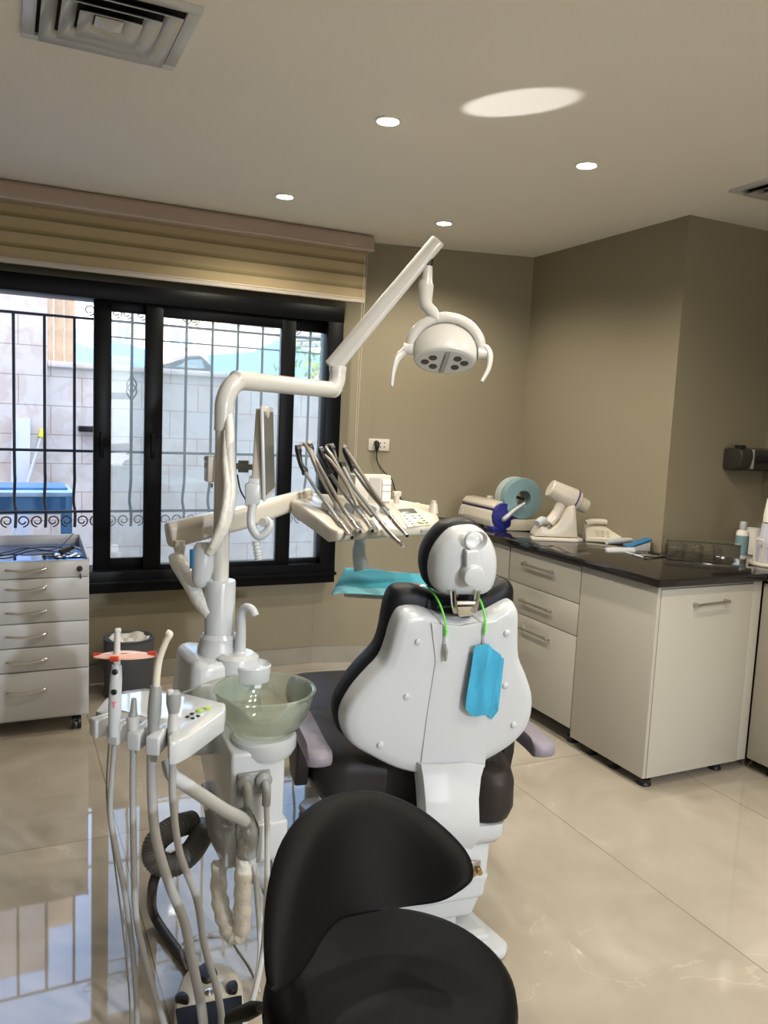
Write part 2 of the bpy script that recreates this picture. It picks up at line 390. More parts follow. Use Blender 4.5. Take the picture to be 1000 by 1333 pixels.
sash('s', xa, xf_-.005, 4.565, xb-xa, .06, .655, 2.12, .07, .06)
sash('s', xc+.01, xg+.045, 4.565, xd-xc-.015, .03, .655, 2.12, .035, .07)
sash('s', -.96, -.30, 4.565, .07, .07, .655, 2.12, .05, .05)

# roller blind
bl = thing('roller_blind', 'tan and olive striped zebra blind rolled halfway up above the window', 'blind', (.5, 4.47, 2.2))
vx = onY(486, 320, 4.40).x
prof = [(4.385, CE-.085), (4.385, CE-.02), (4.40, CE-.004), (4.64, CE-.004), (4.64, CE-.10), (4.42, CE-.10), (4.395, CE-.098)]
vb = MB(); vb.hull([(-1.3, a_, b_) for a_, b_ in prof], [(vx, a_, b_) for a_, b_ in prof], .004)
obj('valance_box', vb, M['valance'], bl)
obj('trim_strip', MB().bb((-1.3, 4.377, CE-.094), (vx+.002, 4.387, CE-.086), .002), M['railw'], bl)
bx1 = onY(475, 380, 4.46).x
obj('fabric', MB().grid(lambda u, v: (-1.25+(bx1+1.25)*u, 4.46+.003*math.sin(v*20), CE-.10-(CE-.10-2.262)*v), 4, 24).bb((-1.25, 4.463, 2.262), (bx1, 4.467, CE-.1)), M['blind'], bl)
obj('bottom_rail', MB().bb((-1.25, 4.452, 2.232), (bx1, 4.474, 2.262), .006).bb((-1.25, 4.448, 2.253), (bx1, 4.476, 2.259), .001), M['railw'], bl)
obj('pull_cord', MB().tube([(vx-.02, 4.43, CE-.1), (vx-.03, 4.44, 1.9), (vx-.035, 4.45, .95)], .0018, 6, 4).tube([(vx-.035, 4.43, CE-.1), (vx-.045, 4.44, 1.9), (vx-.042, 4.45, .95)], .0018, 6, 4), M['railw'], bl)

# ------------------------------------------------------------------ ceiling lights and vents
LAMPS = []
def downlight(x, y, label, grp=None):
    t = thing('ceiling_light', label, 'light', (x, y, CE-.006), 0, grp)
    obj('trim_ring', MB().shell((x, y, CE-.007), [(.047, .007), (.05, 0), (.041, 0), (.036, .006)], 32), M['ceil'], t)
    obj('diffuser', MB().cyl((x, y, CE-.004), (x, y, CE-.001), .037, seg=28), M['bulb'], t)
    L = bpy.data.lights.new('lamp', 'SPOT'); L.energy = 29; L.color = (1, .90, .74); L.spot_size = math.radians(150); L.spot_blend = .6; L.shadow_soft_size = .04
    lo = bpy.data.objects.new('light_source', L); C.objects.link(lo); lo.location = (x, y, CE-.03)
    return t
names = {(0, 0): 'recessed ceiling downlight nearest the window blind, left of the pair near the back wall', (1, 0): 'recessed ceiling downlight farthest back, just above the tip of the lamp arm',
         (0, 1): 'largest lit recessed ceiling downlight near the middle of the ceiling', (1, 1): 'lit recessed ceiling downlight between the bright ceiling patch and the right wall'}
for j in range(6):
    for i in range(2):
        y = 3.90-1.17*j
        downlight((1.252, 2.145)[i], y, names.get((i, j), 'round recessed ceiling downlight in the row behind the viewpoint'), None if (i, j) in names else 'downlights out of view')
def vent(x0, y0, w, d, label):
    t = thing('ceiling_vent', label, 'vent', (x0+w/2, y0+d/2, CE-.02))
    cx, cy = x0+w/2, y0+d/2
    def fr_(s0, s1, z0, z1):
        m_ = MB(); a = m_.ring([(cx+sx*w/2*s0, cy+sy*d/2*s0, z0) for sx, sy in ((-1, -1), (1, -1), (1, 1), (-1, 1))]); b_ = m_.ring([(cx+sx*w/2*s1, cy+sy*d/2*s1, z1) for sx, sy in ((-1, -1), (1, -1), (1, 1), (-1, 1))]); m_.bridge(a, b_); m_.solid = .002; return m_
    m_ = MB()
    for (ax, ay, bx_, by_) in ((x0, y0, x0+w, y0+.035), (x0, y0+d-.035, x0+w, y0+d), (x0, y0+.035, x0+.035, y0+d-.035), (x0+w-.035, y0+.035, x0+w, y0+d-.035)):
        m_.bb((ax, ay, CE-.012), (bx_, by_, CE), .002)
    obj('flange', m_, M['vent'], t)
    obj('backing', MB().bb((x0+.03, y0+.03, CE-.0025), (x0+w-.03, y0+d-.03, CE-.0005)), M['dark'], t)
    for s0 in (.80, .58, .37):
        obj('louver', fr_(s0-.0, s0-.19, CE-.027, CE-.004), M['vent'], t)
    obj('louver_core', MB().hull([(cx+sx*w*.02, cy+sy*d*.02, CE-.026) for sx, sy in ((-1, -1), (1, -1), (1, 1), (-1, 1))], [(cx+sx*w*.085, cy+sy*d*.085, CE-.012) for sx, sy in ((-1, -1), (1, -1), (1, 1), (-1, 1))]), M['vent'], t)
vent(.055, 2.265, .435, .43, 'square louvered air vent in the ceiling at upper left')
vent(2.865, 2.25, .42, .41, 'ceiling air vent at the right edge of the ceiling')

# ------------------------------------------------------------------ outlet and plug
def onN(x, y):
    d = ray(x, y); nn = nv; o = EYE; return o + d*(((CR-o).dot(nn))/(d.dot(nn)))
RA = Matrix((dv, nv, V((0, 0, 1)))).transposed().to_4x4()
p = onN(493, 579)
t = thing('wall_outlet', 'white double wall socket on the beige wall right of the window', 'outlet', p)
obj('plate', MB(Matrix.Translation(p) @ RA).box((0, -.005, 0), (.135, .01, .075), bev=.004), M['ivory'], t)
mm = MB(Matrix.Translation(p) @ RA)
for a_ in (.028, .052):
    for b_ in (-.012, .012): mm.box((a_-.018, -.0105, b_), (.006, .003, .008), bev=.001)
obj('socket_holes', mm, M['dark'], t)
t = thing('power_cord', 'black power plug and cord hanging from the wall socket', 'cord', p)
TT = Matrix.Translation(p) @ RA
obj('plug', MB(TT).tube([(-.018, -.012, .012), (-.018, -.04, .006), (-.018, -.045, -.02), (-.018, -.04, -.04)], [.016, .018, .012, .006], 12, 3), M['black'], t)
pts = [TT @ V((-.018, -.04, -.04))] + [onN(a_, b_)-nv*.03 for a_, b_ in ((490, 600), (497, 612), (509, 624), (514, 640), (526, 655), (533, 672), (545, 682))]+[V((2.46, 4.455, .95)), V((2.53, 4.42, .946)), V((2.60, 4.36, .948)), V((2.625, 4.30, .97))]
obj('cord', MB().tube(pts, .004, 8, 4), M['black'], t)

# ------------------------------------------------------------------ counter and cabinets
TOP = .94
q = [(2.47, 2.47), (3.11, 2.47), (3.11, 1.3), (XI, 1.3), (XI, YC), (XR, YC), (XR, 4.335), (2.47, 4.474)]
solo('countertop', MB().prism(q, TOP-.035, TOP, bev=.004), M['counter'], 'polished black granite L-shaped worktop over the white cabinets', 'countertop')
def pull(mb, a, b, out, z0=None):
    a, b, out = V(a), V(b), V(out)
    mb.tube([a+out*.9, b+out*.9], .006, 10); d = (b-a).normalized()
    for p_ in (a+d*.008, b-d*.008): mb.tube([p_, p_+out*1.05], [.009, .009], 12)
    return mb
def cab_legs(t, spots):
    for (x, y) in spots:
        o = obj('leg', MB().lathe((x, y, 0), [(.03, 0), (.031, .006), (.026, .014), (.028, .03), (.017, .034), (.017, .07), (.03, .075), (.03, .10)], 16), M['black'], t)
def drawer_cab(y0, y1, label, handles=True):
    t = thing('base_cabinet', label, 'cabinet', (2.75, (y0+y1)/2, 0), 0)
    obj('body', MB().bb((2.515, y0+.004, .09), (XR-.005, y1-.004, TOP-.036)), M['cab'], t)
    for (z0, z1) in ((.715, .895), (.555, .711), (.09, .551)):
        d_ = obj('drawer', MB().bb((2.497, y0+.003, z0), (2.514, y1-.003, z1), .0015), M['cab'], t)
        zc = z1-.065 if z1 < .6 or z1 > .8 else (z0+z1)/2; yc = (y0+y1)/2+.03
        obj('handle', pull(MB(), (2.497, yc-.125, zc), (2.497, yc+.125, zc), (-.028, 0, 0)), M['steel'], d_)
    cab_legs(t, [(2.56, y0+.05), (2.95, y0+.05), (2.56, y1-.05), (2.95, y1-.05)])
drawer_cab(3.0, 3.60, 'white three-drawer base cabinet beside the blank corner door')
drawer_cab(3.605, 4.20, 'white drawer cabinet at the far end, mostly behind the headrest')
t = thing('corner_cabinet', 'white corner base cabinet with a single steel pull on its right front', 'cabinet', (2.8, 2.75, 0))
obj('body', MB().bb((2.515, 2.515, .09), (3.04, 2.992, TOP-.036)).bb((3.04, 2.515, .09), (3.125, 3.04, TOP-.036)), M['cab'], t)
obj('side_panel', MB().bb((2.497, 2.499, .052), (2.514, 2.996, TOP-.037), .0015), M['cab'], t)
d_ = obj('door', MB().bb((2.516, 2.497, .052), (3.065, 2.514, TOP-.05), .0015), M['cab'], t)
obj('handle', pull(MB(), (2.70, 2.497, .815), (2.90, 2.497, .822), (0, -.028, 0)), M['steel'], d_)
obj('filler_panel', MB().bb((3.069, 2.50, .052), (3.125, 2.514, TOP-.037), .001), M['cab'], t)
cab_legs(t, [(2.555, 2.545), (2.555, 2.74), (2.56, 2.90), (3.0, 2.56), (3.0, 2.94)])
t = thing('end_cabinet', 'white base cabinet cut by the right edge of the picture', 'cabinet', (3.45, 1.9, 0))
obj('body', MB().bb((3.148, 1.35, .06), (XI-.01, 2.493, TOP-.036)), M['cab'], t)
for k in range(2): obj('door', MB().bb((3.13, 1.36+k*.57, .06), (3.147, 1.925+k*.57, TOP-.05), .0015), M['cab'], t)
cab_legs(t, [(3.2, 1.4), (3.2, 2.4), (3.65, 1.4), (3.65, 2.4)])
t = None

# ------------------------------------------------------------------ things on the counter
# pouch sealer
A = V((2.64, 4.29, TOP)); B = V((2.63, 3.90, TOP)); ax = (B-A).normalized(); sd = V((-ax.y, ax.x, 0))
XS = Matrix((ax, -sd, V((0, 0, 1)))).transposed().to_4x4(); XS.translation = A
if XS.to_3x3().determinant() < 0: XS = Matrix((ax, sd, V((0, 0, 1)))).transposed().to_4x4(); XS.translation = A
t = thing('pouch_sealing_machine', 'white sealing machine with dark blue end plate and white lever on the counter', 'sealer', A)
prof = [(-.07, .02), (-.075, .06), (-.06, .105), (-.045, .118), (.06, .118), (.075, .09), (.075, .02)]
Lg = (B-A).length
obj('lower_body', MB(XS).hull([(0, a_, b_) for a_, b_ in prof], [(Lg, a_, b_) for a_, b_ in prof], .006), M['cream'], t)
prof = [(-.055, .125), (-.058, .14), (-.03, .165), (.03, .168), (.06, .15), (.062, .125)]
obj('upper_cover', MB(XS).hull([(.01, a_, b_) for a_, b_ in prof], [(Lg-.01, a_, b_) for a_, b_ in prof], .006), M['cream'], t)
obj('slot', MB(XS).bb((.004, -.05, .112), (Lg-.004, .055, .13)), M['blue'], t)
ep = [(.072*math.cos(a_/14*2*PI), .085+.078*math.sin(a_/14*2*PI)) for a_ in range(14)]
obj('end_plate', MB(XS).hull([(Lg, a_, b_) for a_, b_ in ep], [(Lg+.025, a_, b_) for a_, b_ in ep], .003), M['blue'], t)
obj('foot', MB(XS).bb((.03, -.07, 0), (.07, .07, .022)), M['blue'], t); obj('foot', MB(XS).bb((Lg-.05, -.07, 0), (Lg+.02, .07, .025), .003), M['blue'], t)
obj('lever', MB(XS).tube([(Lg+.035, 0, .075), (Lg+.05, -.0, .085), (Lg+.06, .05, .13), (Lg+.06, .11, .165)], [.025, .024, .018, .014], 12, 4, sq=.6), M['white'], t)
obj('knob', MB(XS).box((Lg*.55, .02, .175), (.035, .03, .022), bev=.006), M['cream'], t)
obj('display_label', MB(XS).box((.035, -.071, .07), (.04, .008, .04), R=rot(-.2)), M['lgrey'], t)
# pouch rolls on their holder
t = thing('roll_holder', 'white tray holder carrying two blue pouch rolls in the counter corner', 'holder', (2.88, 3.95, TOP))
obj('tray', MB().box((2.78, 3.95, TOP+.035), (.26, .19, .07), R=rot(0, 0, -.2), bev=.008), M['ivory'], t)
obj('axle', MB().cyl((2.745, 3.86, TOP+.19), (2.78, 4.06, TOP+.19), .008), M['black'], t)
def roll(c, d, w, m_, label):
    c, d = V(c), V(d).normalized(); R = d.to_track_quat('Z', 'Y').to_matrix().to_4x4()
    solo('sterilization_pouch_roll', MB().shell(c, [(.048, -w/2), (.118, -w/2), (.12, -w/2+.003), (.12, w/2-.003), (.118, w/2), (.048, w/2)], 40, R), m_, label, 'roll')
roll((2.75, 3.885, TOP+.19), (.17, 1, 0), .055, M['rollb'], 'nearer of two pouch rolls, teal blue, standing on its edge')
roll((2.764, 3.965, TOP+.19), (.17, 1, 0), .075, M['rollp'], 'paler pouch roll standing behind the blue one')

# white benchtop mixer device
t = thing('capsule_mixer', 'white benchtop mixing device with tilted barrel head on the black counter', 'dental device', (2.75, 3.5, TOP))
dp = 4.22
def cp(x, y, d=dp): return atd(x, y, d)
ox = V((.93, -.36, 0)).normalized()   # direction of the side seen by the viewer
oy = V((.36, .93, 0)).normalized()
base0 = onZ(728, 705, TOP)
XM = Matrix((ox, oy, V((0, 0, 1)))).transposed().to_4x4(); XM.translation = V((base0.x, base0.y, TOP))
obj('base_plate', MB(XM).prism([(-.15, 0), (.10, -.02), (.14, .02), (.14, .19), (-.08, .19), (-.15, .05)], 0, .018, bev=.005), M['cream'], t)
side = [(-.13, .02), (.11, .02), (.085, .20), (.05, .19), (.0, .09), (-.045, .055), (-.07, .075), (-.10, .075)]
mx_ = Matrix(((1, 0, 0, 0), (0, 0, 1, 0), (0, 1, 0, 0), (0, 0, 0, 1)))
obj('stand', MB(XM @ mx_).prism(side, .02, .15, bev=.01), M['cream'], t)
hc = V((.0, .09, .262)); ha = V((1, 0, -.46)).normalized()
obj('head', MB(XM).tube([hc-ha*.05, hc-ha*.045, hc+ha*.02, hc+ha*.09, hc+ha*.125], [.045, .05, .056, .064, .058], 24), M['cream'], t)
obj('head_ring', MB(XM).tube([hc+ha*.10, hc+ha*.107], .0645, 24), M['blue'], t)
obj('barrel', MB(XM).tube([hc+ha*.12, hc+ha*.18, hc+ha*.187], [.042, .04, .036], 20), M['cream'], t)
obj('neck', MB(XM).tube([(.03, .09, .235), (.01, .085, .16), (-.04, .075, .09)], [.04, .03, .03], 14, 3), M['cream'], t)
obj('lever', MB(XM).tube([(-.12, .03, .09), (-.09, .05, .105), (-.06, .07, .10)], [.02, .024, .02], 12, 3), M['white'], t)

# telephone-like device
c0 = onZ(785, 705, TOP); XM = Matrix.Translation((c0.x, c0.y, TOP)) @ rot(0, 0, -.62)
t = thing('desk_telephone', 'beige desk telephone sitting between the white mixer and the blue box', 'telephone', (c0.x, c0.y, TOP))
obj('body', MB(XM).hull([(-.10, -.05, 0), (.10, -.05, 0), (.10, .13, 0), (-.10, .13, 0)], [(-.095, -.05, .025), (.095, -.05, .025), (.095, .12, .085), (-.095, .12, .085)], .006), M['ivory'], t)
obj('handset', MB(XM).tube([(-.09, .085, .085), (-.05, .09, .098), (.05, .09, .098), (.09, .085, .085)], [.02, .016, .016, .02], 12, 3), M['ivory'], t)
for i in range(3):
    for j in range(3): obj('key', MB(XM).box((-.03+i*.026, -.03+j*.026, .036+j*.0092), (.016, .014, .008), R=rot(.33), bev=.002), M['cream'], t)

def lyingpen(name, a, b, r, m_, label, cat):
    return solo(name, MB().tube([a, b], r, 12), m_, label, cat)
z1 = TOP+.012
t = thing('curing_light', 'white cordless handpiece lying on its charging base beside the telephone', 'device', onZ(808, 716, TOP))
p0, p1 = onZ(789, 716, TOP+.008), onZ(826, 716, TOP+.008)
obj('charging_base', MB().tube([p0, p1], .016, 12, sq=.5), M['white'], t)
obj('handpiece', MB().tube([onZ(790, 706, TOP+.035), onZ(806, 704, TOP+.035), onZ(822, 703, TOP+.035)], [.011, .016, .013], 12, 2), M['white'], t)
c0 = onZ(830, 716, TOP)
XM = Matrix.Translation((c0.x, c0.y, TOP)) @ rot(0, 0, -.30)
t = thing('small_box', 'small white box with blue slanted lid in the middle of the counter', 'box', c0)
obj('box_body', MB(XM).hull([(-.055, -.03, 0), (.055, -.03, 0), (.055, .03, 0), (-.055, .03, 0)], [(-.055, -.03, .01), (.055, -.03, .05), (.055, .03, .05), (-.055, .03, .01)], .002), M['white'], t)
obj('lid', MB(XM).hull([(-.065, -.033, .013), (.06, -.033, .055), (.06, .033, .055), (-.065, .033, .013)], [(-.065, -.033, .022), (.06, -.033, .064), (.06, .033, .064), (-.065, .033, .022)], .002), M['bluel'], t)
ilab = ['steel probe lying in front of the blue-lidded box', 'thin steel instrument pointing at the clear organizer', 'white-handled instrument lying nearest the counter edge', 'short dark-tipped instrument lying by the organizer']
for k, (a_, b_, m1) in enumerate((((822, 722), (862, 724), 'acc'), ((838, 727), (884, 722), 'acc'), ((815, 719), (850, 729), 'white'), ((845, 719), (878, 727), 'black'))):
    p0, p1 = onZ(*a_, TOP+.006), onZ(*b_, TOP+.006); md_ = (p0+p1)/2
    t = thing('dental_instrument', ilab[k], 'instrument', md_)
    obj('handle', MB().tube([p0, p0.lerp(p1, .65)], .005, 8), M[m1], t); obj('tip', MB().tube([p0.lerp(p1, .65), p0.lerp(p1, .92), p1+V((0, 0, .008))], [.003, .002, .001], 8), M['acc'], t)
# acrylic organizer
a0, a1 = V((2.895, 2.865, TOP)), V((3.16, 2.665, TOP)); dx = (a1-a0).normalized(); dy = V((-dx.y, dx.x, 0)); XM = Matrix((dx, dy, V((0, 0, 1)))).transposed().to_4x4(); XM.translation = a0
w = (a1-a0).length
t = thing('acrylic_organizer', 'clear acrylic box organizer with small parts on the right of the counter', 'organizer', a0)
mb = MB(XM); th = .003; d_ = .14; hh = .095
mb.bb((0, 0, 0), (w, d_, th)).bb((0, 0, th), (w, th, hh)).bb((0, d_-th, th), (w, d_, hh)).bb((0, 0, th), (th, d_, hh)).bb((w-th, 0, th), (w, d_, hh))
for k in (1, 2, 3): mb.bb((w*k/4, th, th), (w*k/4+.002, d_-th, hh*.8))
mb.bb((-.003, -.003, hh), (w+.003, d_+.003, hh+.003))
obj('case', mb, M['acrylic'], t)
mb = MB(XM)
rr = random.Random(3)
for k in range(22):
    x_, y_ = rr.uniform(.02, w*.5), rr.uniform(.02, d_-.02); z_ = rr.uniform(.012, .06); mb.tube([(x_, y_, z_), (x_+rr.uniform(-.03, .03), y_+rr.uniform(-.02, .02), z_+rr.uniform(-.01, .02))], .002, 6)
tagp(obj('small_steel_bits', mb, M['acc']), 'loose small steel bits filling the clear organizer', 'bits', kind='stuff')
obj('divider_clip', MB(XM).tube([(w*.68, .04, .01), (w*.67, .03, .06), (w*.64, .03, .085)], .004, 8).box((w*.75, .03, .025), (.05, .02, .02), bev=.004), M['acc'], t)
# bottle
c0 = onZ(964, 727, TOP)
t = thing('spray_bottle', 'small white and blue bottle with a white cap beside the cup stand', 'bottle', c0)
obj('bottle_body', MB().lathe(c0, [(.028, 0), (.031, .004), (.031, .128), (.027, .14), (.014, .146), (.014, .152)], 24), M['cupw'], t)
obj('cap', MB().lathe(c0+V((0, 0, .150)), [(.018, 0), (.019, .002), (.017, .034), (.013, .038)], 20), M['white'], t)
obj('blue_label', MB().shell(c0, [(.031, .02), (.0316, .02), (.0316, .118), (.031, .118)], 24), M['rollb'], t, label='teal printed label')
# cups in ring stand
c0 = onZ(994, 736, TOP); c0 = V((c0.x+.03, c0.y, TOP))
t = thing('cup_stand', 'cream plastic ring stand holding stacked cups on the counter', 'cup stand', c0)
obj('base', MB().lathe(c0, [(.085, 0), (.088, .004), (.088, .012), (.082, .016)], 32), M['ivory'], t)
for k in range(3):
    a_ = PI*1.02+k*PI*2/3; mb = MB(); px_ = lambda s_, z_: c0+V((math.cos(a_+s_)*.078, math.sin(a_+s_)*.078, z_))
    obj('arch', mb.tube([px_(-.3, .01), px_(-.3, .10), px_(-.22, .125), px_(.22, .125), px_(.3, .10), px_(.3, .01)], .005, 8, 3), M['ivory'], t)
cupprof = [(.048, 0), (.036, .095), (.034, .097), (.0, .097)]
def cups(c, nn, m_, label, s_=1):
    c = V(c)
    base = None
    for k in range(nn):
        if base is None:
            base = MB().shell(c, [(.047*s_, 0), (.048*s_, .001), (.037*s_, .10*s_), (.002, .101*s_), (.002, .099*s_), (.035*s_, .098*s_)], 24)
            base = solo('plastic_cup', base, m_, label, 'cup', 'cups stacked upside down'); o = base
        else:
            o = dup(base); o.location = base.location + V((0, 0, k*.009))
        if k == nn-1: o['label'] = label.replace('nested', 'topmost nested')
    return base
cups(c0+V((0, 0, .016)), 9, M['cup'], 'lilac plastic cup nested upside down in the ring stand', 1.15)
cups(c0+V((0, 0, .016+.12+.072)), 4, M['cupw'], 'white cup nested on top of the lilac cups', .85)
cc = onZ(976, 722, TOP); cups((cc.x+.04, cc.y+.03, TOP), 5, M['cupw'], 'white cup nested in the short stack behind the ring stand', 1)

# wall dispenser
t = thing('towel_dispenser', 'dark brown towel dispenser on the wall above the cups', 'dispenser', (3.6, YC, 1.38))
prof = [(YC, 1.485), (YC-.05, 1.49), (YC-.115, 1.485), (YC-.125, 1.45), (YC-.11, 1.39), (YC-.07, 1.37), (YC, 1.375)]
x0, x1 = 3.40, 3.725
obj('housing', MB().hull([(x0+.02, a_, b_) for a_, b_ in prof], [(x1, a_, b_) for a_, b_ in prof], .012), M['darkgrey'], t)
obj('slot', MB().bb((3.53, YC-.132, 1.415), (3.72, YC-.10, 1.455), .01), M['dark'], t)
obj('trim_line', MB().bb((3.50, YC-.128, 1.385), (3.505, YC-.06, 1.485), .001), M['grey'], t)
obj('lock', MB().bb((3.43, YC-.10, 1.485), (3.47, YC-.06, 1.505), .003), M['black'], t)

# ------------------------------------------------------------------ mobile drawer cart on the left
x0, x1, y0, y1 = -.16, .362, 3.945, 4.40
t = thing('drawer_cart', 'white six-drawer rolling cart with chrome pulls under the window', 'cart', (.1, 4.15, 0))
obj('body', MB().bb((x0, y0+.018, .075), (x1, y1, .825), .002), M['cart'], t)
zs = [.835, .755, .65, .545, .43, .315, .085]
for k in range(6):
    d_ = obj('drawer', MB().bb((x0+.002, y0, zs[k+1]+.003), (x1-.002, y0+.017, zs[k]-.002), .0015), M['cart'], t)
    zc = [.800, .712, .603, .492, .372, .228][k]
    obj('handle', MB().tube([(.0, y0+.001, zc), (.012, y0-.02, zc), (.09, y0-.027, zc-.006), (.165, y0-.02, zc+.004), (.18, y0+.001, zc+.006)], [.004, .006, .006, .006, .004], 8, 4, sq=.6), M['chrome'], d_)
obj('lock', MB().tube([(.318, y0, .795), (.318, y0-.012, .795)], .013, 16), M['black'], t)
kx = obj('key', MB().bb((.316, y0-.03, .79), (.320, y0-.012, .80)).bb((.315, y0-.032, .752), (.323, y0-.028, .776), .001).tube([(.317, y0-.03, .79), (.317, y0-.03, .775)], .001, 6), M['black'], t)
mb = MB(); mb.bb((x0, y0, .826), (x1, y1, .838)); mb.bb((x0, y1-.012, .838), (x1, y1, .892), .003); mb.bb((x0, y0, .838), (x0+.012, y1-.012, .885), .003)
mb.hull([(x1-.012, y0, .838), (x1, y0, .838), (x1, y1-.012, .838), (x1-.012, y1-.012, .838)], [(x1-.012, y0, .848), (x1, y0, .848), (x1, y1-.012, .892), (x1-.012, y1-.012, .892)], .002)
obj('top_rim', mb, M['cart'], t)
obj('tray_film', MB().bb((x0+.013, y0+.002, .838), (x1-.013, y1-.013, .842)), M['mirror'], t, label='glossy blue top surface')
for (cx, cy) in ((x1-.055, y0+.05), (x0+.06, y0+.05), (x1-.055, y1-.06), (x0+.06, y1-.06)):
    w_ = obj('caster', MB().cyl((cx-.022, cy, .034), (cx-.008, cy, .034), .034).cyl((cx+.008, cy, .034), (cx+.022, cy, .034), .034).cyl((cx-.01, cy+.01, .04), (cx+.01, cy+.01, .04), .012).cyl((cx, cy+.012, .04), (cx, cy+.012, .077), .011), M['black'], t)
    obj('wheel_cap', MB().cyl((cx-.024, cy, .034), (cx-.0225, cy, .034), .022), M['lgrey'], w_)
mb = MB().tube([(-.12, 4.0, .846), (.02, 4.15, .85), (.10, 4.18, .86), (.2, 4.15, .85), (.27, 4.25, .87), (.32, 4.36, .898)], .003, 6, 5)
mb.tube([(-.12, 4.2, .85), (.0, 4.05, .85), (.12, 4.24, .85), (.25, 4.2, .855), (.29, 4.06, .848)], .003, 6, 5)
mb.tube([(.16, 4.03, .846), (.20, 3.98, .846), (.26, 4.0, .846), (.25, 4.05, .846), (.18, 4.05, .846), (.16, 4.03, .846)], .003, 6, 5)
solo('thin_cable', mb, M['black'], 'thin black cables looped across the top of the drawer cart', 'cable')
t = thing('pocket_instrument', 'small black and silver device lying on the cart top, right corner', 'device', (.28, 4.03, .845))
obj('grip', MB().tube([(.24, 4.03, .858), (.29, 4.07, .875)], [.015, .012], 10), M['black'], t)
obj('metal_end', MB().tube([(.30, 4.08, .872), (.33, 4.10, .86)], .009, 10), M['chrome'], t)
solo('foil_packet', MB().sheet(lambda u, v: (.21+.12*u, 3.965+.09*v, .848+.012*math.sin(u*9+v*5)*math.sin(v*7)), 10, 8, .001), M['acc'], 'crumpled shiny foil packet on the front right of the cart top', 'packet')

# waste bin
c0 = V((.607, 4.40, 0))
t = thing('waste_bin', 'slate grey round bin with a bag on the floor under the window', 'bin', c0)
obj('bin_body', MB().shell(c0, [(.118, 0), (.125, .004), (.132, .31), (.128, .318), (.118, .318), (.116, .30), (.108, .01), (.02, .01), (.02, .001)], 36), M['bin'], t)
bgf = lambda u, v: c0+V(((.02+.09*v)*math.cos(u*2*PI), (.02+.09*v)*math.sin(u*2*PI), .27+.05*v+.018*math.sin(u*2*PI*5)*math.sin(v*6)))
obj('bin_bag', MB().sheet(bgf, 40, 8, .001), M['foil'], t)
obj('lid_ring', MB().shell(c0, [(.132, .316), (.134, .322), (.122, .326), (.105, .318)], 36), M['bin'], t)

# ------------------------------------------------------------------ dental chair (own frame)
CA = math.radians(-9); CO = V((1.09, 1.87, 0)); XC = Matrix.Translation(CO) @ Matrix.Rotation(CA, 4, 'Z'); XCi = XC.inverted()
chair = thing('dental_chair', 'dental treatment chair with black cushions and white shell back in the centre', 'chair', CO, CA)
TL = math.radians(9)
def bk(s_, t_, d_):   # back frame: s across, t up from z=.55, d forward; leaning back towards the viewer
    return V((s_, .02-math.sin(TL)*t_+math.cos(TL)*d_, .55+math.cos(TL)*t_+math.sin(TL)*d_))
bo, bnrm = XC @ bk(0, 0, 0), (XC.to_3x3() @ (bk(0, 0, 1)-bk(0, 0, 0)))
bT = (XC.to_3x3() @ (bk(0, 1, 0)-bk(0, 0, 0))); bS = XC.to_3x3() @ V((1, 0, 0))
def bpx(x, y, off=0):
    d = ray(x, y); o = bo+bnrm*off; p_ = EYE+d*((o-EYE).dot(bnrm)/d.dot(bnrm)); return ((p_-o).dot(bS), (p_-o).dot(bT))
cr2 = lambda a_: [bpx(360+x_*.36, 670+y_*.36) for x_, y_ in a_]
po = cr2([(475, 352), (530, 352), (590, 372), (680, 384), (760, 370), (830, 335), (862, 326), (880, 350), (880, 430), (883, 515), (905, 570), (928, 640), (932, 700), (915, 770), (870, 825), (800, 875), (720, 915), (640, 938), (520, 944), (430, 925), (340, 882), (270, 840), (242, 790), (243, 730), (280, 660), (330, 600), (385, 540), (410, 480), (425, 420), (445, 370)])
ctr = bpx(594, 890)
shell_prof = [(0, -.012), (.3, -.012), (.6, -.011), (.85, -.009), (.94, -.005), (.975, .004), (.985, .015), (1.0, .03), (1.0, .06), (.6, .062), (0, .062)]
obj('back_shell', MB(XC).pillow(bk, smooth2(po, 3), ctr, shell_prof), M['white'], chair, sharp=60)
cu = [((p_[0]-ctr[0])*1.035+ctr[0], (p_[1]-ctr[1])*1.03+ctr[1]) for p_ in po]
tops = bpx(600, 820)[1]
cu = [(a_, b_+(.035 if b_ > tops else 0)) for a_, b_ in cu]
cush_prof = [(0, .045), (.7, .045), (.93, .048), (.985, .06), (1.0, .085), (.99, .115), (.95, .14), (.8, .158), (.5, .165), (0, .165)]
obj('back_cushion', MB(XC).pillow(bk, smooth2(cu, 3), ctr, cush_prof), M['navy'], chair, sharp=60)
cp_ = [bpx(*q_, -.015) for q_ in ((562, 812), (600, 816), (648, 808), (641, 900), (632, 1000), (590, 1004), (547, 1003), (556, 930), (567, 860))]
c2 = (sum(p_[0] for p_ in cp_)/9, sum(p_[1] for p_ in cp_)/9)
obj('centre_panel', MB(XC).pillow(bk, cp_, c2, [(0, -.0155), (.9, -.0155), (.985, -.0145), (1, -.011), (1, .0), (0, .0)]), M['white'], chair)
for (x_, y_) in ((543, 833), (528, 904), (494, 967), (658, 822), (656, 890), (667, 941)):
    s_, t_ = bpx(x_, y_); mb = MB(XC)
    obj('screw_cap', mb.pillow(bk, [(s_+.0105*math.cos(k*PI/8), t_+.0105*math.sin(k*PI/8)) for k in range(16)], (s_, t_), [(0, -.017), (.5, -.0165), (.85, -.0145), (1, -.010), (1, .0), (0, .0)]), M['white'], chair)
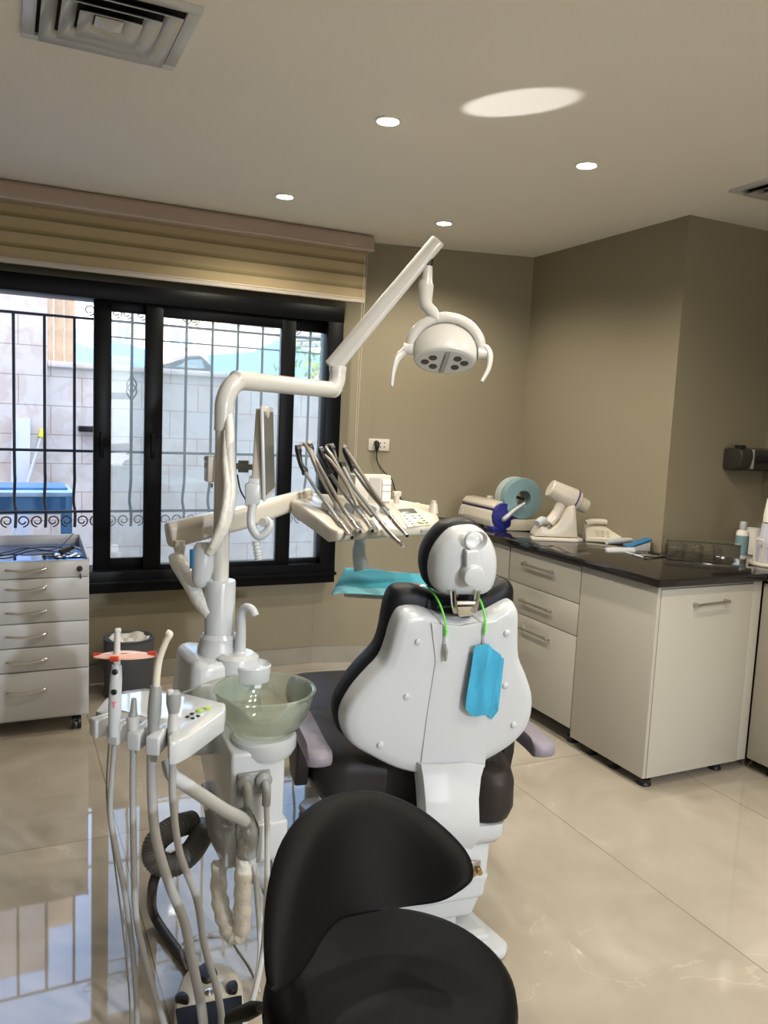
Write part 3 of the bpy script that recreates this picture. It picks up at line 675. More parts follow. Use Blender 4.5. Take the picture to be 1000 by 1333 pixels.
# headrest
HL = .18   # extra setback
def hk(s_, t_, d_): return bk(s_, t_, d_-.005)
ho = cr2([(600, 100), (640, 62), (690, 50), (735, 52), (775, 80), (797, 125), (805, 170), (800, 230), (785, 270), (760, 290), (735, 296), (655, 297), (610, 295), (575, 270), (562, 225), (563, 180), (575, 140)])
hctr = (sum(p_[0] for p_ in ho)/len(ho), sum(p_[1] for p_ in ho)/len(ho))
hs = smooth2(ho, 3)
obj('headrest_shell', MB(XC).pillow(hk, hs, hctr, [(0, -.028), (.4, -.026), (.7, -.018), (.88, -.004), (.96, .012), (1.0, .035), (1.0, .05), (0, .05)]), M['white'], chair, sharp=70)
hp = [((p_[0]-hctr[0])*1.08+hctr[0]-.002, (p_[1]-hctr[1])*1.06+hctr[1]) for p_ in hs]
obj('headrest_pad', MB(XC).pillow(hk, hp, hctr, [(0, .035), (.8, .036), (.95, .042), (1.0, .06), (1.0, .085), (.96, .105), (.85, .12), (.5, .13), (0, .13)]), M['navy'], chair, sharp=70)
c_ = bpx(617, 750, -.06); mb = MB(XC)
kn = [(c_[0]+.0295*math.cos(k*PI/12), c_[1]+.0295*math.sin(k*PI/12)) for k in range(24)]
obj('headrest_knob', mb.pillow(hk, kn, c_, [(0, -.062), (.8, -.062), (.93, -.060), (1, -.054), (1, -.01), (0, -.01)]), M['white'], chair)
mb = MB(XC); a_, b_ = bpx(614, 722, -.045), bpx(616, 742, -.045)
mb.hull([hk(a_[0]-.018, a_[1]+.012, -.045), hk(a_[0]+.018, a_[1]+.012, -.045), hk(b_[0]+.022, b_[1], -.05), hk(b_[0]-.022, b_[1], -.05)], [hk(a_[0]-.018, a_[1]+.012, -.02), hk(a_[0]+.018, a_[1]+.012, -.02), hk(b_[0]+.022, b_[1], -.015), hk(b_[0]-.022, b_[1], -.015)], .004)
obj('headrest_bar', mb, M['white'], chair)
mb = MB(XC); rc = bpx(618, 706, -.03)
mb.pillow(hk, [(rc[0]+.030*math.cos(k*PI/12), rc[1]+.008+.026*math.sin(k*PI/12)) for k in range(24)], (rc[0], rc[1]+.008), [(1.0, -.023), (1.06, -.032), (1.0, -.036), (.85, -.030), (.75, -.024)])
obj('recess_rim', mb, M['white'], chair)
# chrome fork bracket
mb = MB(XC)
fk = lambda x_, y_, d_: (lambda q_: bk(q_[0], q_[1], d_))(bpx(x_, y_, d_))
for sx in (0, 1):
    xs = [(590, 768), (591, 785), (594, 797)] if sx == 0 else [(622, 768), (620, 785), (617, 797)]
    mb.tube([fk(x_, y_, -.028) for x_, y_ in xs], [.008, .008, .008], 8, 3)
mb.tube([fk(594, 785, -.03), fk(618, 785, -.03)], .006, 8)
a_ = [fk(592, 790, -.03), fk(620, 789, -.03), fk(614, 802, -.022), fk(598, 803, -.022)]
b_ = [fk(592, 790, -.01), fk(620, 789, -.01), fk(614, 802, -.008), fk(598, 803, -.008)]
mb.hull(a_, b_, .002); obj('headrest_bracket', mb, M['chrome'], chair)
obj('headrest_post', MB(XC).tube([fk(606, 765, .03), fk(606, 800, .03)], .02, 8), M['black'], chair)
# stem from back to seat
def vpx(x_, y_, yl=-.05):   # point on the vertical plane local y = yl
    o = XC @ V((0, yl, 0)); nn = XC.to_3x3() @ V((0, 1, 0)); d = ray(x_, y_); return XCi @ (EYE+d*((o-EYE).dot(nn)/d.dot(nn)))
mb = MB(XC); ringsA = []
for (xl, xr, y_, yl) in ((546, 634, 996, -.02), (549, 629, 1012, -.025), (552, 626, 1040, -.045), (554, 627, 1075, -.06), (556, 624, 1096, -.05), (560, 616, 1106, -.03)):
    a_, b_ = vpx(xl, y_, yl), vpx(xr, y_, yl); w__ = (b_.x-a_.x)
    ringsA.append(mb.ring([V((a_.x, yl+.02, a_.z)), V((a_.x+w__*.03, yl+.002, a_.z)), V((a_.x+w__*.3, yl-.008, a_.z)), V((a_.x+w__*.7, yl-.008, a_.z)), V((b_.x-w__*.03, yl+.002, b_.z)), V((b_.x, yl+.02, b_.z)), V((b_.x, yl+.07, b_.z)), V((a_.x, yl+.07, a_.z))]))
for a_, b_ in zip(ringsA, ringsA[1:]): mb.bridge(a_, b_)
mb.cap(ringsA[0], True); mb.cap(ringsA[-1]); obj('back_support', mb, M['white'], chair, sharp=50)
# seat and leg rest cushions (local)
def lay(fz):  # outline in x,y ; depth is z
    return lambda u, v, d: V((u, v, fz(u, v)+d))
seat = [(-.16, .14), (-.26, .16), (-.30, .30), (-.30, .50), (-.27, .62), (0, .64), (.27, .62), (.30, .50), (.30, .30), (.27, .06), (.235, -.01), (.17, -.01), (.10, .06), (-.02, .12)]
sz = lambda u, v: .44
obj('seat_cushion', MB(XC).pillow(lay(lambda u, v: .44+.02*(abs(u)/.3)**2), smooth2(seat, 4), (0, .3), [(0, -.05), (.9, -.05), (.97, -.04), (1.0, -.01), (.995, .065), (.96, .10), (.85, .112), (.5, .105), (0, .10)]), M['brownl'], chair, sharp=60)
leg = [(-.22, .60), (-.24, .9), (-.23, 1.15), (-.17, 1.27), (0, 1.30), (.17, 1.27), (.23, 1.15), (.24, .9), (.22, .60)]
obj('leg_rest', MB(XC).pillow(lay(lambda u, v: .44-.10*(v-.6)), smooth2(leg, 4), (0, .95), [(0, -.0), (.9, -.0), (.98, .01), (1.0, .03), (.99, .06), (.95, .085), (.8, .095), (0, .095)]), M['brownl'], chair, sharp=60)
under = [(-.18, .10), (-.25, .2), (-.25, .6), (-.2, 1.1), (.2, 1.1), (.25, .6), (.25, .2), (.235, .03), (.18, -.01), (-.05, .02)]
obj('seat_base', MB(XC).pillow(lay(lambda u, v: .325), smooth2(under, 3), (0, .4), [(0, -.0), (.85, .0), (.96, .012), (1.0, .04), (1.0, .075), (0, .075)]), M['white'], chair, sharp=50)
# armrests
for s_, ya in ((-1, .04), (1, .02)):
    ar = MB(XC); X_ = -.325 if s_ < 0 else .345
    o_ = [(X_-.032, ya-.02), (X_-.03, ya+.05), (X_-.033, ya+.30), (X_-.02, ya+.345), (X_+.02, ya+.345), (X_+.033, ya+.30), (X_+.032, ya+.05), (X_+.030, ya-.02)]
    z_ = .60 if s_ < 0 else .585
    obj('armrest', ar.pillow(lay(lambda u, v: z_), smooth2(o_, 3), (X_, ya+.16), [(0, 0), (.9, 0), (.97, .006), (1, .016), (1, .030), (.97, .042), (.85, .048), (0, .048)]), M['mauve'], chair, sharp=50)
    sp_ = [(ya+.22, z_+.005), (ya+.33, z_+.005), (ya+.36, .48), (ya+.33, .43), (ya+.24, .43), (ya+.22, .5)]
    ss = MB(XC); ss.hull([(X_-.02, a_, b_) for a_, b_ in sp_], [(X_+.02, a_, b_) for a_, b_ in sp_], .006)
    ss.cyl((X_, ya+.28, .46), (X_-s_*.08, ya+.28, .46), .02)
    obj('armrest_support', ss, M['brownl'], chair)
# pedestal and base
obj('pedestal', MB(XC).hull([(-.17, -.00, .155), (.19, .02, .155), (.19, .5, .155), (-.17, .5, .155)], [(-.17, .0, .34), (.20, .02, .34), (.20, .55, .345), (-.17, .55, .345)], .02), M['white'], chair)
obj('pedestal_skirt', MB(XC).hull([(-.15, .04, .09), (.16, .04, .09), (.16, .5, .09), (-.15, .5, .09)], [(-.175, -.004, .235), (.20, .015, .235), (.20, .5, .235), (-.175, .5, .235)], .015), M['white'], chair)
obj('lift_column', MB(XC).bb((-.13, .06, .03), (.12, .44, .12), .01), M['lgrey'], chair)
bp_ = [(-.22, -.05), (.23, -.05), (.255, -.02), (.17, .30), (.15, .75), (.20, .95), (.17, .99), (-.17, .99), (-.2, .95), (-.15, .75), (-.17, .30), (-.24, -.02)]
obj('base_plate', MB(XC).prism(bp_, 0, .035, bev=.012).prism([(-.19, .0), (.20, .0), (.13, .34), (.12, .7), (-.12, .7), (-.13, .34)], .033, .055, bev=.008), M['white'], chair)
# sticker and fittings on the pedestal's rear face
def ppx(x_, y_): # on pedestal rear plane local y ~ .0
    o = XC @ V((0, .008, 0)); nn = XC.to_3x3() @ V((0, 1, 0)); d = ray(x_, y_); return XCi @ (EYE+d*((o-EYE).dot(nn)/d.dot(nn)))
a_ = ppx(601, 1128)
obj('warning_sticker', MB(XC).box((a_.x-.003, a_.y-.006, a_.z), (.035, .006, .05)), M['yellow'], chair, label='yellow warning sticker')
a_ = ppx(616, 1129)
obj('fitting_plate', MB(XC).box((a_.x, a_.y-.006, a_.z), (.04, .006, .045), bev=.002), M['steel'], chair)
for k in range(2):
    obj('air_fitting', MB(XC).cyl((a_.x-.01+k*.02, a_.y-.002, a_.z-.004+k*.002), (a_.x-.01+k*.02, a_.y-.03, a_.z-.004+k*.002), .008, seg=12).cyl((a_.x-.01+k*.02, a_.y-.01, a_.z-.004), (a_.x-.01+k*.02, a_.y-.018, a_.z-.004), .012, seg=6), M['brass'], chair)

# bib clips and blue bib hanging on the back
BC = thing('bib_holder_clip', 'lime green bib holder with two metal clips hanging over the chair back', 'bib holder', XC @ bk(0, .45, -.02))
def bw(x_, y_, off): s_, t_ = bpx(x_, y_); return XC @ bk(s_, t_, off)
for j, pp in enumerate((((570, 778), (573, 790), (576, 805), (577, 818)), ((625, 777), (627, 790), (628, 805), (627, 816)))):
    pts = [bw(pp[0][0], pp[0][1], .09), bw(pp[0][0]+1, pp[0][1]+3, .02), bw(*pp[1], -.012), bw(*pp[2], -.022), bw(*pp[3], -.024)]
    obj('cord', MB().tube(pts, .0028, 8, 4), M['lime'], BC)
    x_, y_ = pp[3]; obj('cord_end', MB().tube([bw(x_, y_-2, -.024), bw(x_-.5, y_+5, -.024)], [.0045, .003], 8), M['lime'], BC)
    obj('strap', MB().tube([bw(x_-.5, y_+4, -.024), bw(x_-1.5, y_+18, -.024)], .0022, 6), M['white'], BC)
    obj('clip', MB().tube([bw(x_-1.5, y_+15, -.026), bw(x_-1, y_+24, -.03), bw(x_-1.5, y_+36, -.028)], [.003, .0055, .004], 8), M['grey'], BC)
t = thing('dental_bib', 'bright blue folded paper bib hanging from the right clip on the chair back', 'bib', bw(628, 890, -.03))
bib = [(618, 842), (636, 838), (642, 845), (651, 851), (649, 870), (640, 915), (634, 932), (626, 930), (620, 934), (612, 930), (605, 921), (607, 903), (613, 870)]
bq = [bpx(*a_, -.035) for a_ in bib]; bc = bpx(628, 888, -.035)
wob = lambda u, v: .0045*math.sin(u*130+v*12)+.003*math.sin(v*45)
obj('front_layer', MB().pillow(lambda u, v, d: XC @ bk(u, v, d+wob(u, v)), bq, bc, [(0, -.039), (.25, -.039), (.5, -.0385), (.75, -.038), (1, -.036), (1, -.033), (.5, -.033), (0, -.033)]), M['bib'], t)
bib2 = [(636, 840), (651, 852), (649, 880), (643, 918), (636, 932), (630, 925), (628, 880)]
bq = [bpx(*a_) for a_ in bib2]; bc = bpx(640, 886)
obj('back_layer', MB().pillow(lambda u, v, d: XC @ bk(u, v, d+wob(u, v)), bq, bc, [(0, -.029), (1, -.026), (1, -.023), (0, -.023)]), M['bib'], t)

# ------------------------------------------------------------------ spittoon unit
YP = 2.25
P0 = onY(286, 800, YP); PX = P0.x
unit = thing('spittoon_unit', 'white cuspidor unit body with column base to the left of the dental chair', 'dental unit', (PX, 2.1, 0))
sp_ = [(1.93, .68), (1.93, .40), (1.945, .385), (2.08, .385), (2.40, .60), (2.42, .70), (2.38, .74), (2.10, .69)]
obj('cabinet_body', MB().hull([(.522, a_, b_) for a_, b_ in sp_], [(.668, a_, b_) for a_, b_ in sp_], .012), M['white'], unit)
sp_ = [(1.915, .485), (1.915, .385), (1.93, .37), (2.10, .37), (2.22, .46), (2.2, .49)]
obj('lower_cover', MB().hull([(.507, a_, b_) for a_, b_ in sp_], [(.676, a_, b_) for a_, b_ in sp_], .008), M['white'], unit)
# rear housing with shoulders under the column
ho_ = [(.445, 2.13), (.50, 2.11), (.64, 2.14), (.69, 2.18), (.69, 2.36), (.62, 2.42), (.47, 2.42), (.435, 2.36)]
obj('housing', MB().hull([(a_, b_, .60) for a_, b_ in ho_], [((a_-PX)*.82+PX, (b_-YP)*.82+YP, .865 if a_ < .6 else .84) for a_, b_ in ho_], .025), M['white'], unit)
obj('column_collar', MB().lathe((PX, YP, .80), [(.10, 0), (.085, .03), (.062, .055), (.062, .075), (.055, .09), (.055, .105), (.046, .115)], 36), M['white'], unit)
obj('column_sleeve', MB().lathe((PX, YP, .88), [(.044, 0), (.044, .185), (.042, .19), (.028, .191)], 36), M['white'], unit)
# bowl plinth, bowl, cup ledge, spout
bc_ = onY(345, 906, 2.0); bcx = bc_.x
obj('bowl_plinth', MB().lathe((bcx, 2.0, .648), [(.02, -.02), (.05, -.012), (.078, .0), (.088, .018), (.088, .045), (.08, .052), (.05, .054)], 36), M['white'], unit)
pr_ = []
for k in range(13):
    a_ = k/12*1.35; pr_.append((.045+.088*math.sin(a_)**.9 if a_ > 0 else .02, .700+.118*(1-math.cos(a_))/(1-math.cos(1.35))))
prf = [(.012, .700)]+pr_+[(.137, .822), (.134, .826), (.130, .823)]+[(a_-.005, b_+.004) for a_, b_ in pr_[::-1]]+[(.012, .705)]
obj('spittoon_bowl', MB().shell((bcx, 2.0, 0), prf, 48), M['bowl'], unit, label='frosted greenish glass bowl', sharp=60)
obj('drain_cap', MB().lathe((bcx, 2.0, .705), [(.022, 0), (.022, .006), (.012, .012)], 20), M['white'], unit)
tc_ = onY(318, 870, 2.16)
obj('cup_ledge', MB().lathe((tc_.x+.02, 2.15, .80), [(.052, 0), (.054, .004), (.054, .042), (.050, .046), (.046, .040), (.04, .036)], 32).lathe((tc_.x-.012, 2.19, .70), [(.07, 0), (.068, .13), (.06, .16), (.045, .17)], 28), M['white'], unit)
so = onY(311, 850, 2.2)
obj('cup_filler', MB().tube([(so.x, 2.19, .86), (so.x+.002, 2.19, .94), (so.x+.003, 2.19, .985), (so.x+.012, 2.175, 1.004), (so.x+.024, 2.155, 1.000), (so.x+.03, 2.145, .985)], [.018, .014, .012, .012, .012, .011], 14, 4).lathe((so.x, 2.19, .855), [(.024, 0), (.024, .012), (.017, .02)], 20), M['white'], unit)
pl = onY(330, 1018, 1.93)
cp0 = obj('connector_plate', MB().box((pl.x-.001, 1.925, pl.z), (.088, .014, .062), bev=.005), M['grey'], unit)
for (x_, y_) in ((321, 1022), (345, 1018)):
    q_ = onY(x_, y_, 1.90)
    obj('suction_connector', MB().lathe((q_.x, 1.92, q_.z), [(.022, 0), (.022, .014), (.017, .02), (.01, .024)], 20, rot(PI/2)).tube([(q_.x, 1.90, q_.z), (q_.x, 1.888, q_.z-.006), (q_.x, 1.884, q_.z-.03), (q_.x, 1.884, q_.z-.055)], [.011, .012, .012, .011], 12, 3), M['grey'], cp0)
# bellows arm joining unit and chair
bel0, bel1 = V((.66, 2.03, .40)), V((.93, 2.06, .27))
b0, b1 = onY(347, 1138, 2.02), onY(400, 1138, 2.02)
pts = []; rr_ = []
for k in range(61):
    pts.append(b0.lerp(b1+V((.1, 0, 0)), k/60)); rr_.append(.055+.007*math.cos(k*2*PI/8))
obj('bellows_arm', MB().tube(pts, rr_, 24), M['white'], unit)
obj('bellows_link', MB().tube([b0+V((-.07, .03, .10)), b0+V((-.05, .02, .03)), b0+V((.01, 0, 0))], [.03, .035, .045], 16, 4), M['white'], unit)
u_low = None

# hoses under the unit
def hpath(pts): return [onY(x_, y_, Y_) for x_, y_, Y_ in pts]
solo('suction_hose', MB().tube(hpath([(347, 1048, 1.884), (348, 1080, 1.88), (348, 1130, 1.87), (347, 1180, 1.86), (342, 1240, 1.84), (332, 1290, 1.80), (318, 1333, 1.78), (305, 1352, 1.78)]), .0075, 10, 6), M['lgrey'], 'light grey hose hanging from the right grey connector of the unit', 'hose')
solo('drain_hose', MB().tube(hpath([(323, 1055, 1.884), (327, 1090, 1.90), (335, 1180, 1.93), (338, 1240, 1.93), (330, 1290, 1.90)]), .006, 8, 6).tube(hpath([(331, 1110, 1.95), (338, 1170, 1.97), (342, 1235, 1.97), (333, 1280, 1.95)]), .004, 8, 6), M['cable'], 'thin pale drain tubes hanging behind the wrapped white arm', 'hose')
# assistant arm white tube and wrapped part
AR = thing('tray_arm', 'bent white tube arm wrapped in crumpled film below the assistant tray', 'arm', (.55, 1.85, .2))
obj('tube', MB().tube(hpath([(219, 990, 1.84), (224, 1008, 1.82), (240, 1020, 1.82), (290, 1053, 1.83), (318, 1068, 1.85), (327, 1085, 1.86), (325, 1120, 1.87)]), .0165, 16, 6), M['white'], AR)
mb = MB(); wp = hpath([(322, 1095, 1.87), (317, 1130, 1.88), (316, 1170, 1.885), (314, 1210, 1.89), (304, 1216, 1.90), (292, 1196, 1.92), (285, 1160, 1.95), (286, 1120, 1.99)])
P_, R_ = catmull(wp, [.018, .022, .023, .024, .024, .023, .021, .02], 6); rr = random.Random(2); R_ = [r_*(1+.10*math.sin(i*1.9)+rr.uniform(-.05, .05)) for i, r_ in enumerate(R_)]
obj('wrapped_section', mb.tube(P_, R_, 16), M['wrap'], AR)
obj('loose_film', MB().tube(hpath([(317, 1055, 1.862), (322, 1080, 1.862), (322, 1112, 1.872)]), [.018, .032, .026], 14, 4), M['film'], AR)

# corrugated grey hose coil + dark hose to foot pedal
pts = hpath([(250, 1070, 2.25), (225, 1078, 2.2), (202, 1098, 2.16), (203, 1120, 2.14), (225, 1126, 2.12), (248, 1110, 2.14), (262, 1088, 2.2), (262, 1078, 2.3)])
P_, R_ = catmull(pts, .03, 26); R_ = [.032+.0015*math.sin(i*2*PI/3) for i in range(len(P_))]
solo('corrugated_hose', MB().tube(P_, R_, 20), M['chose'], 'coil of thick grey corrugated hose hanging beside the unit body', 'hose')
pts = hpath([(204, 1135, 2.16), (198, 1160, 2.14)]) + [onZ(200, 1190, .04), onZ(222, 1225, .015), onZ(250, 1262, .015), onZ(262, 1285, .02)]
solo('pedal_hose', MB().tube(pts, [.014]*6, 12, 6), M['dhose'], 'thick black hose curving over the floor to the foot pedal', 'hose')
solo('floor_cable', MB().tube([onZ(x_, y_, .006) for x_, y_ in ((247, 1222), (275, 1216), (300, 1220), (310, 1235), (328, 1262), (338, 1290))], .003, 6, 6), M['cable'], 'thin white cable lying on the floor behind the pedal', 'cable')

# foot pedal
fo = [(228, 1330), (230, 1290), (243, 1262), (262, 1252), (288, 1252), (312, 1268), (318, 1300), (318, 1340), (300, 1380), (245, 1385)]
fp = [onZ(x_, y_, .05) for x_, y_ in fo]; fc = sum(fp, V())/len(fp)
t = thing('foot_pedal', 'white foot control pedal with black pads on the floor at the bottom edge', 'pedal', (fc.x, fc.y, 0))
sm = smooth2([(p_.x, p_.y) for p_ in fp], 3)
obj('pedal_body', MB().pillow(lambda u, v, d: V((u, v, d)), sm, (fc.x, fc.y), [(0, .0), (.95, .0), (1.0, .008), (1.0, .035), (.97, .047), (.9, .053), (0, .055)]), M['cream'], t, sharp=50)
for pd in (((256, 1268), (264, 1256), (276, 1258), (283, 1268), (277, 1277), (266, 1280)), ((295, 1283), (306, 1279), (310, 1285), (307, 1293), (297, 1293)), ((228, 1298), (238, 1294), (246, 1300), (244, 1307), (231, 1304))):
    q_ = [onZ(x_, y_, .056) for x_, y_ in pd]; qc = sum(q_, V())/len(q_)
    obj('foot_button', MB().pillow(lambda u, v, d: V((u, v, d)), smooth2([(a_.x, a_.y) for a_ in q_], 3), (qc.x, qc.y), [(0, .05), (1, .05), (1, .06), (.85, .066), (0, .068)]), M['black'], t)
q_ = [onZ(x_, y_, .056) for x_, y_ in ((228, 1315), (315, 1297), (316, 1340), (300, 1375), (240, 1380))]
obj('tread_pad', MB().prism([(a_.x, a_.y) for a_ in q_], .050, .062, bev=.004), M['navy'], t)
q_ = onZ(272, 1291, .06); obj('pedal_stud', MB().lathe((q_.x, q_.y, .052), [(.012, 0), (.012, .006), (.008, .012), (.003, .013)], 16), M['chrome'], t)
mb = MB().tube([onZ(243, 1262, .05), onZ(236, 1240, .10), onZ(238, 1228, .10), onZ(242, 1238, .08), onZ(246, 1258, .05)], .003, 8, 5)
obj('carry_loop', mb, M['steel'], t)

# ------------------------------------------------------------------ assistant tray and its instruments
ZT = .835
def tz(x_, y_, z_=ZT): p_ = onZ(x_, y_, z_); return (p_.x, p_.y)
t = thing('assistant_tray', 'white assistant instrument tray with four slots and green keypad at the left', 'instrument tray', onZ(205, 930, ZT))
body = [tz(*q_) for q_ in ((135, 930), (124, 925), (138, 908), (160, 899), (190, 895), (245, 903), (294, 915), (294, 922), (262, 938), (232, 952), (190, 940))]
obj('tray_body', MB().prism(body, ZT-.042, ZT, bev=.006), M['white'], t)
wing = [tz(*q_) for q_ in ((292, 917), (293, 926), (268, 944), (248, 958), (232, 966), (220, 968), (219, 958), (232, 944), (238, 932), (262, 920))]
obj('side_wing', MB().prism(wing, ZT-.052, ZT+.001, bev=.007), M['white'], t)
for (a_, b_) in (((122, 935), (150, 928)), ((147, 945), (170, 934)), ((174, 952), (194, 938)), ((199, 958), (217, 942))):
    f0, b0_ = V((*tz(*a_), 0)), V((*tz(*b_), 0)); d_ = (f0-b0_).normalized(); s_ = V((-d_.y, d_.x, 0)); f1 = f0+d_*.004
    bt = [b0_-s_*.010, b0_+s_*.010, f1+s_*.0165, f1-s_*.0165]
    obj('slot_finger', MB().hull([(p_.x, p_.y, ZT-.045) for p_ in bt], [(p_.x, p_.y, ZT+(.004 if i < 2 else -.002)) for i, p_ in enumerate(bt)], .005), M['white'], t)
obj('top_sheet', MB().prism([tz(*q_, ZT+.002) for q_ in ((158, 904), (190, 899), (240, 907), (236, 932), (200, 936), (150, 922))], ZT, ZT+.002), mat('glossy_white_sheet', (.75, .78, .8), .08, coat=.8), t)
for (x_, y_) in ((244, 933), (250, 929), (251, 935), (258, 932)): obj('black_key', MB().lathe((*tz(x_, y_, ZT+.002), ZT+.001), [(.005, 0), (.005, .002), (.003, .003)], 10), M['black'], t)
for (x_, y_) in ((260, 925), (271, 922)): obj('green_key', MB().lathe((*tz(x_, y_, ZT+.002), ZT+.001), [(.009, 0), (.009, .002), (.006, .004)], 8), M['limepad'], t)
def dep_of(x_, y_, z_): return (onZ(x_, y_, z_)-EYE).dot(fw)
# camera-like wand with red shield
D1 = dep_of(150, 945, ZT)
t = thing('curing_wand', 'white wand with two black buttons and red shield standing in the tray', 'wand', atd(149, 958, D1))
obj('wand_body', MB().tube([atd(149, 958, D1), atd(149.5, 920, D1), atd(151, 885, D1), atd(152, 866, D1)], [.013, .0145, .0135, .011], 18, 4), M['white'], t)
obj('wand_tip', MB().tube([atd(152, 867, D1), atd(152.5, 835, D1), atd(153, 822, D1)], [.008, .007, .006], 14, 2).box(atd(153.5, 821, D1), (.014, .01, .012), bev=.003), M['lgrey'], t)
for (x_, y_) in ((149.5, 875), (148.5, 901)):
    obj('button', MB().lathe(atd(x_, y_, D1-.014), [(.0065, -.003), (.0065, .002), (.004, .004)], 14, (-fw).to_track_quat('Z', 'Y').to_matrix().to_4x4()), M['black'], t)
for k in range(1): obj('red_mark', MB().box(atd(148.5, 918, D1-.0150), (.0022, .002, .014)).box(atd(148.5, 914.5, D1-.0150), (.009, .002, .0022)), M['pinkp'], t)
sc_ = atd(160, 853, D1); sx_ = rt; 
shf = lambda u, v, d: sc_+rt*u+(fw*.95+V((0, 0, .10)))*v+V((0, 0, d))
ol = [(-.062, -.012), (-.05, -.02), (-.01, -.03), (.03, -.03), (.07, -.012), (.07, .006), (.03, .03), (-.02, .03), (-.055, .01)]
obj('red_shield', MB().pillow(shf, smooth2(ol, 3), (0, 0), [(.15, .004), (.6, .006), (1, .001), (1, -.002), (.6, .002), (.15, .001)]), M['pinkshield'], t, label='translucent pinkish red light shield')
for a_, b_, r_ in ((shf(.058, 0, .003), shf(.075, 0, .003), .007), (shf(-.05, -.004, .002), shf(-.066, -.002, .001), .005), (shf(-.018, -.03, .0), shf(.0, -.032, .0), .006)): obj('shield_clip', MB().tube([a_, b_], r_, 10), M['red'], t)
D2 = dep_of(174, 948, ZT)
t = thing('short_nozzle', 'short grey nozzle in the second tray slot from the left', 'nozzle', atd(174, 945, D2))
obj('nozzle_tip', MB().tube([atd(173, 935, D2), atd(174, 925, D2), atd(174.5, 909, D2)], [.012, .008, .0055], 12), M['grey'], t)
obj('nozzle_body', MB().tube([atd(173, 970, D2), atd(173, 950, D2), atd(173, 932, D2)], [.010, .012, .0155], 14), M['lgrey'], t)
D3 = dep_of(201, 950, ZT)
t = thing('suction_handpiece', 'grey suction handpiece with long cream bent tip in the tray', 'suction tip', atd(200, 950, D3))
obj('grip', MB().tube([atd(199, 975, D3), atd(200, 945, D3), atd(201, 928, D3), atd(202, 910, D3), atd(203, 893, D3)], [.013, .013, .0155, .015, .0125], 16, 3), M['grey'], t)
obj('tip', MB().tube([atd(203, 896, D3), atd(204.5, 875, D3), atd(208, 856, D3), atd(216, 835, D3), atd(221, 826, D3), atd(217, 823, D3)], [.0085, .0085, .008, .0075, .008, .007], 14, 5), M['ivory'], t)
D4 = dep_of(226, 950, ZT)
t = thing('air_water_syringe', 'grey three-way syringe with thin needle in the right tray slot', 'syringe', atd(225, 950, D4))
obj('grip', MB().tube([atd(225, 985, D4), atd(225, 945, D4), atd(226, 925, D4)], [.0115, .0115, .0115], 16), M['lgrey'], t)
obj('head', MB().tube([atd(226, 928, D4), atd(226, 915, D4), atd(226, 903, D4), atd(226, 899, D4)], [.012, .0165, .0165, .012], 16), M['grey'], t)
obj('trigger', MB().box(atd(222, 901, D4-.01), (.014, .014, .012), bev=.003), M['lgrey'], t)
obj('needle', MB().tube([atd(230, 905, D4), atd(248, 898, D4), atd(262, 893, D4)], .0022, 8), M['grey'], t)
obj('needle_tip', MB().tube([atd(262, 893, D4), atd(274, 892, D4)], .0032, 8), M['white'], t)
hs_ = [('grey hose falling from the leftmost tray slot', .0065, [(150, 962, 1.84), (146, 1010, 1.83), (144, 1060, 1.82), (152, 1110, 1.81), (164, 1170, 1.80), (173, 1240, 1.79), (178, 1310, 1.78), (178, 1352, 1.79)]),
       ('grey hose falling straight from the second tray slot', .0075, [(174, 968, 1.81), (173, 1030, 1.80), (174, 1110, 1.79), (177, 1190, 1.78), (187, 1240, 1.77), (203, 1300, 1.76), (218, 1345, 1.76)]),
       ('thickest grey hose falling from the third tray slot and across the pedal', .0115, [(198, 972, 1.79), (198, 1030, 1.78), (203, 1090, 1.77), (220, 1150, 1.76), (240, 1200, 1.75), (250, 1250, 1.74), (262, 1310, 1.73), (266, 1352, 1.73)]),
       ('grey hose falling from the syringe and over the pedal', .0085, [(225, 982, 1.77), (225, 1040, 1.77), (234, 1110, 1.77), (256, 1170, 1.77), (266, 1230, 1.76), (280, 1280, 1.75), (288, 1320, 1.74), (286, 1352, 1.74)])]
for lb, r_, pp in hs_: solo('instrument_hose', MB().tube(hpath(pp), r_, 12, 6), M['hose'], lb, 'hose')
solo('thin_wire', MB().tube(hpath([(142, 965, 1.86), (139, 1040, 1.85), (150, 1130, 1.84), (160, 1210, 1.83), (168, 1290, 1.83), (170, 1348, 1.84)]), .002, 6, 6), M['grey'], 'thin dark wire hanging left of the tray hoses', 'wire')

# ------------------------------------------------------------------ lamp pole, arm and head
lamp = thing('operating_lamp', 'white dental operating light on a bent pole and raised arm', 'lamp', (PX, YP, .88))
pz = 1.635; u = V((.805, .593, 0)); PE = V((PX, YP, 0))+u*.60
q_ = onY(293, 520, YP)
px2 = q_.x
pole = [(PX, YP, .90), (PX, YP, 1.2), (px2, YP, 1.5)]
obj('pole', MB().tube([(PX, YP, 1.0), (PX, YP, 1.5)], .0235, 24), M['whitem'], lamp)
zt_ = onY(310, 487, YP).z
z_ = 1.645
bend = [V((PX, YP, 1.5))]
for k in range(8): a_ = k/7*PI/2; bend.append(V((PX, YP, z_-.085))+u*(.085*(1-math.cos(a_)))+V((0, 0, .085*math.sin(a_))))
E1 = V((PE.x, PE.y, z_))
for k in range(8): a_ = k/7*PI/2; bend.append(E1-u*.05+u*(.05*math.sin(a_))+V((0, 0, .05*(1-math.cos(a_)))))
bend.append(E1+V((0, 0, .075)))
bend = catmull(bend, .027, 4)[0]
obj('bent_pipe', MB().tube(bend, .0275, 24), M['whitem'], lamp)
E2 = E1+V((0, 0, .075))
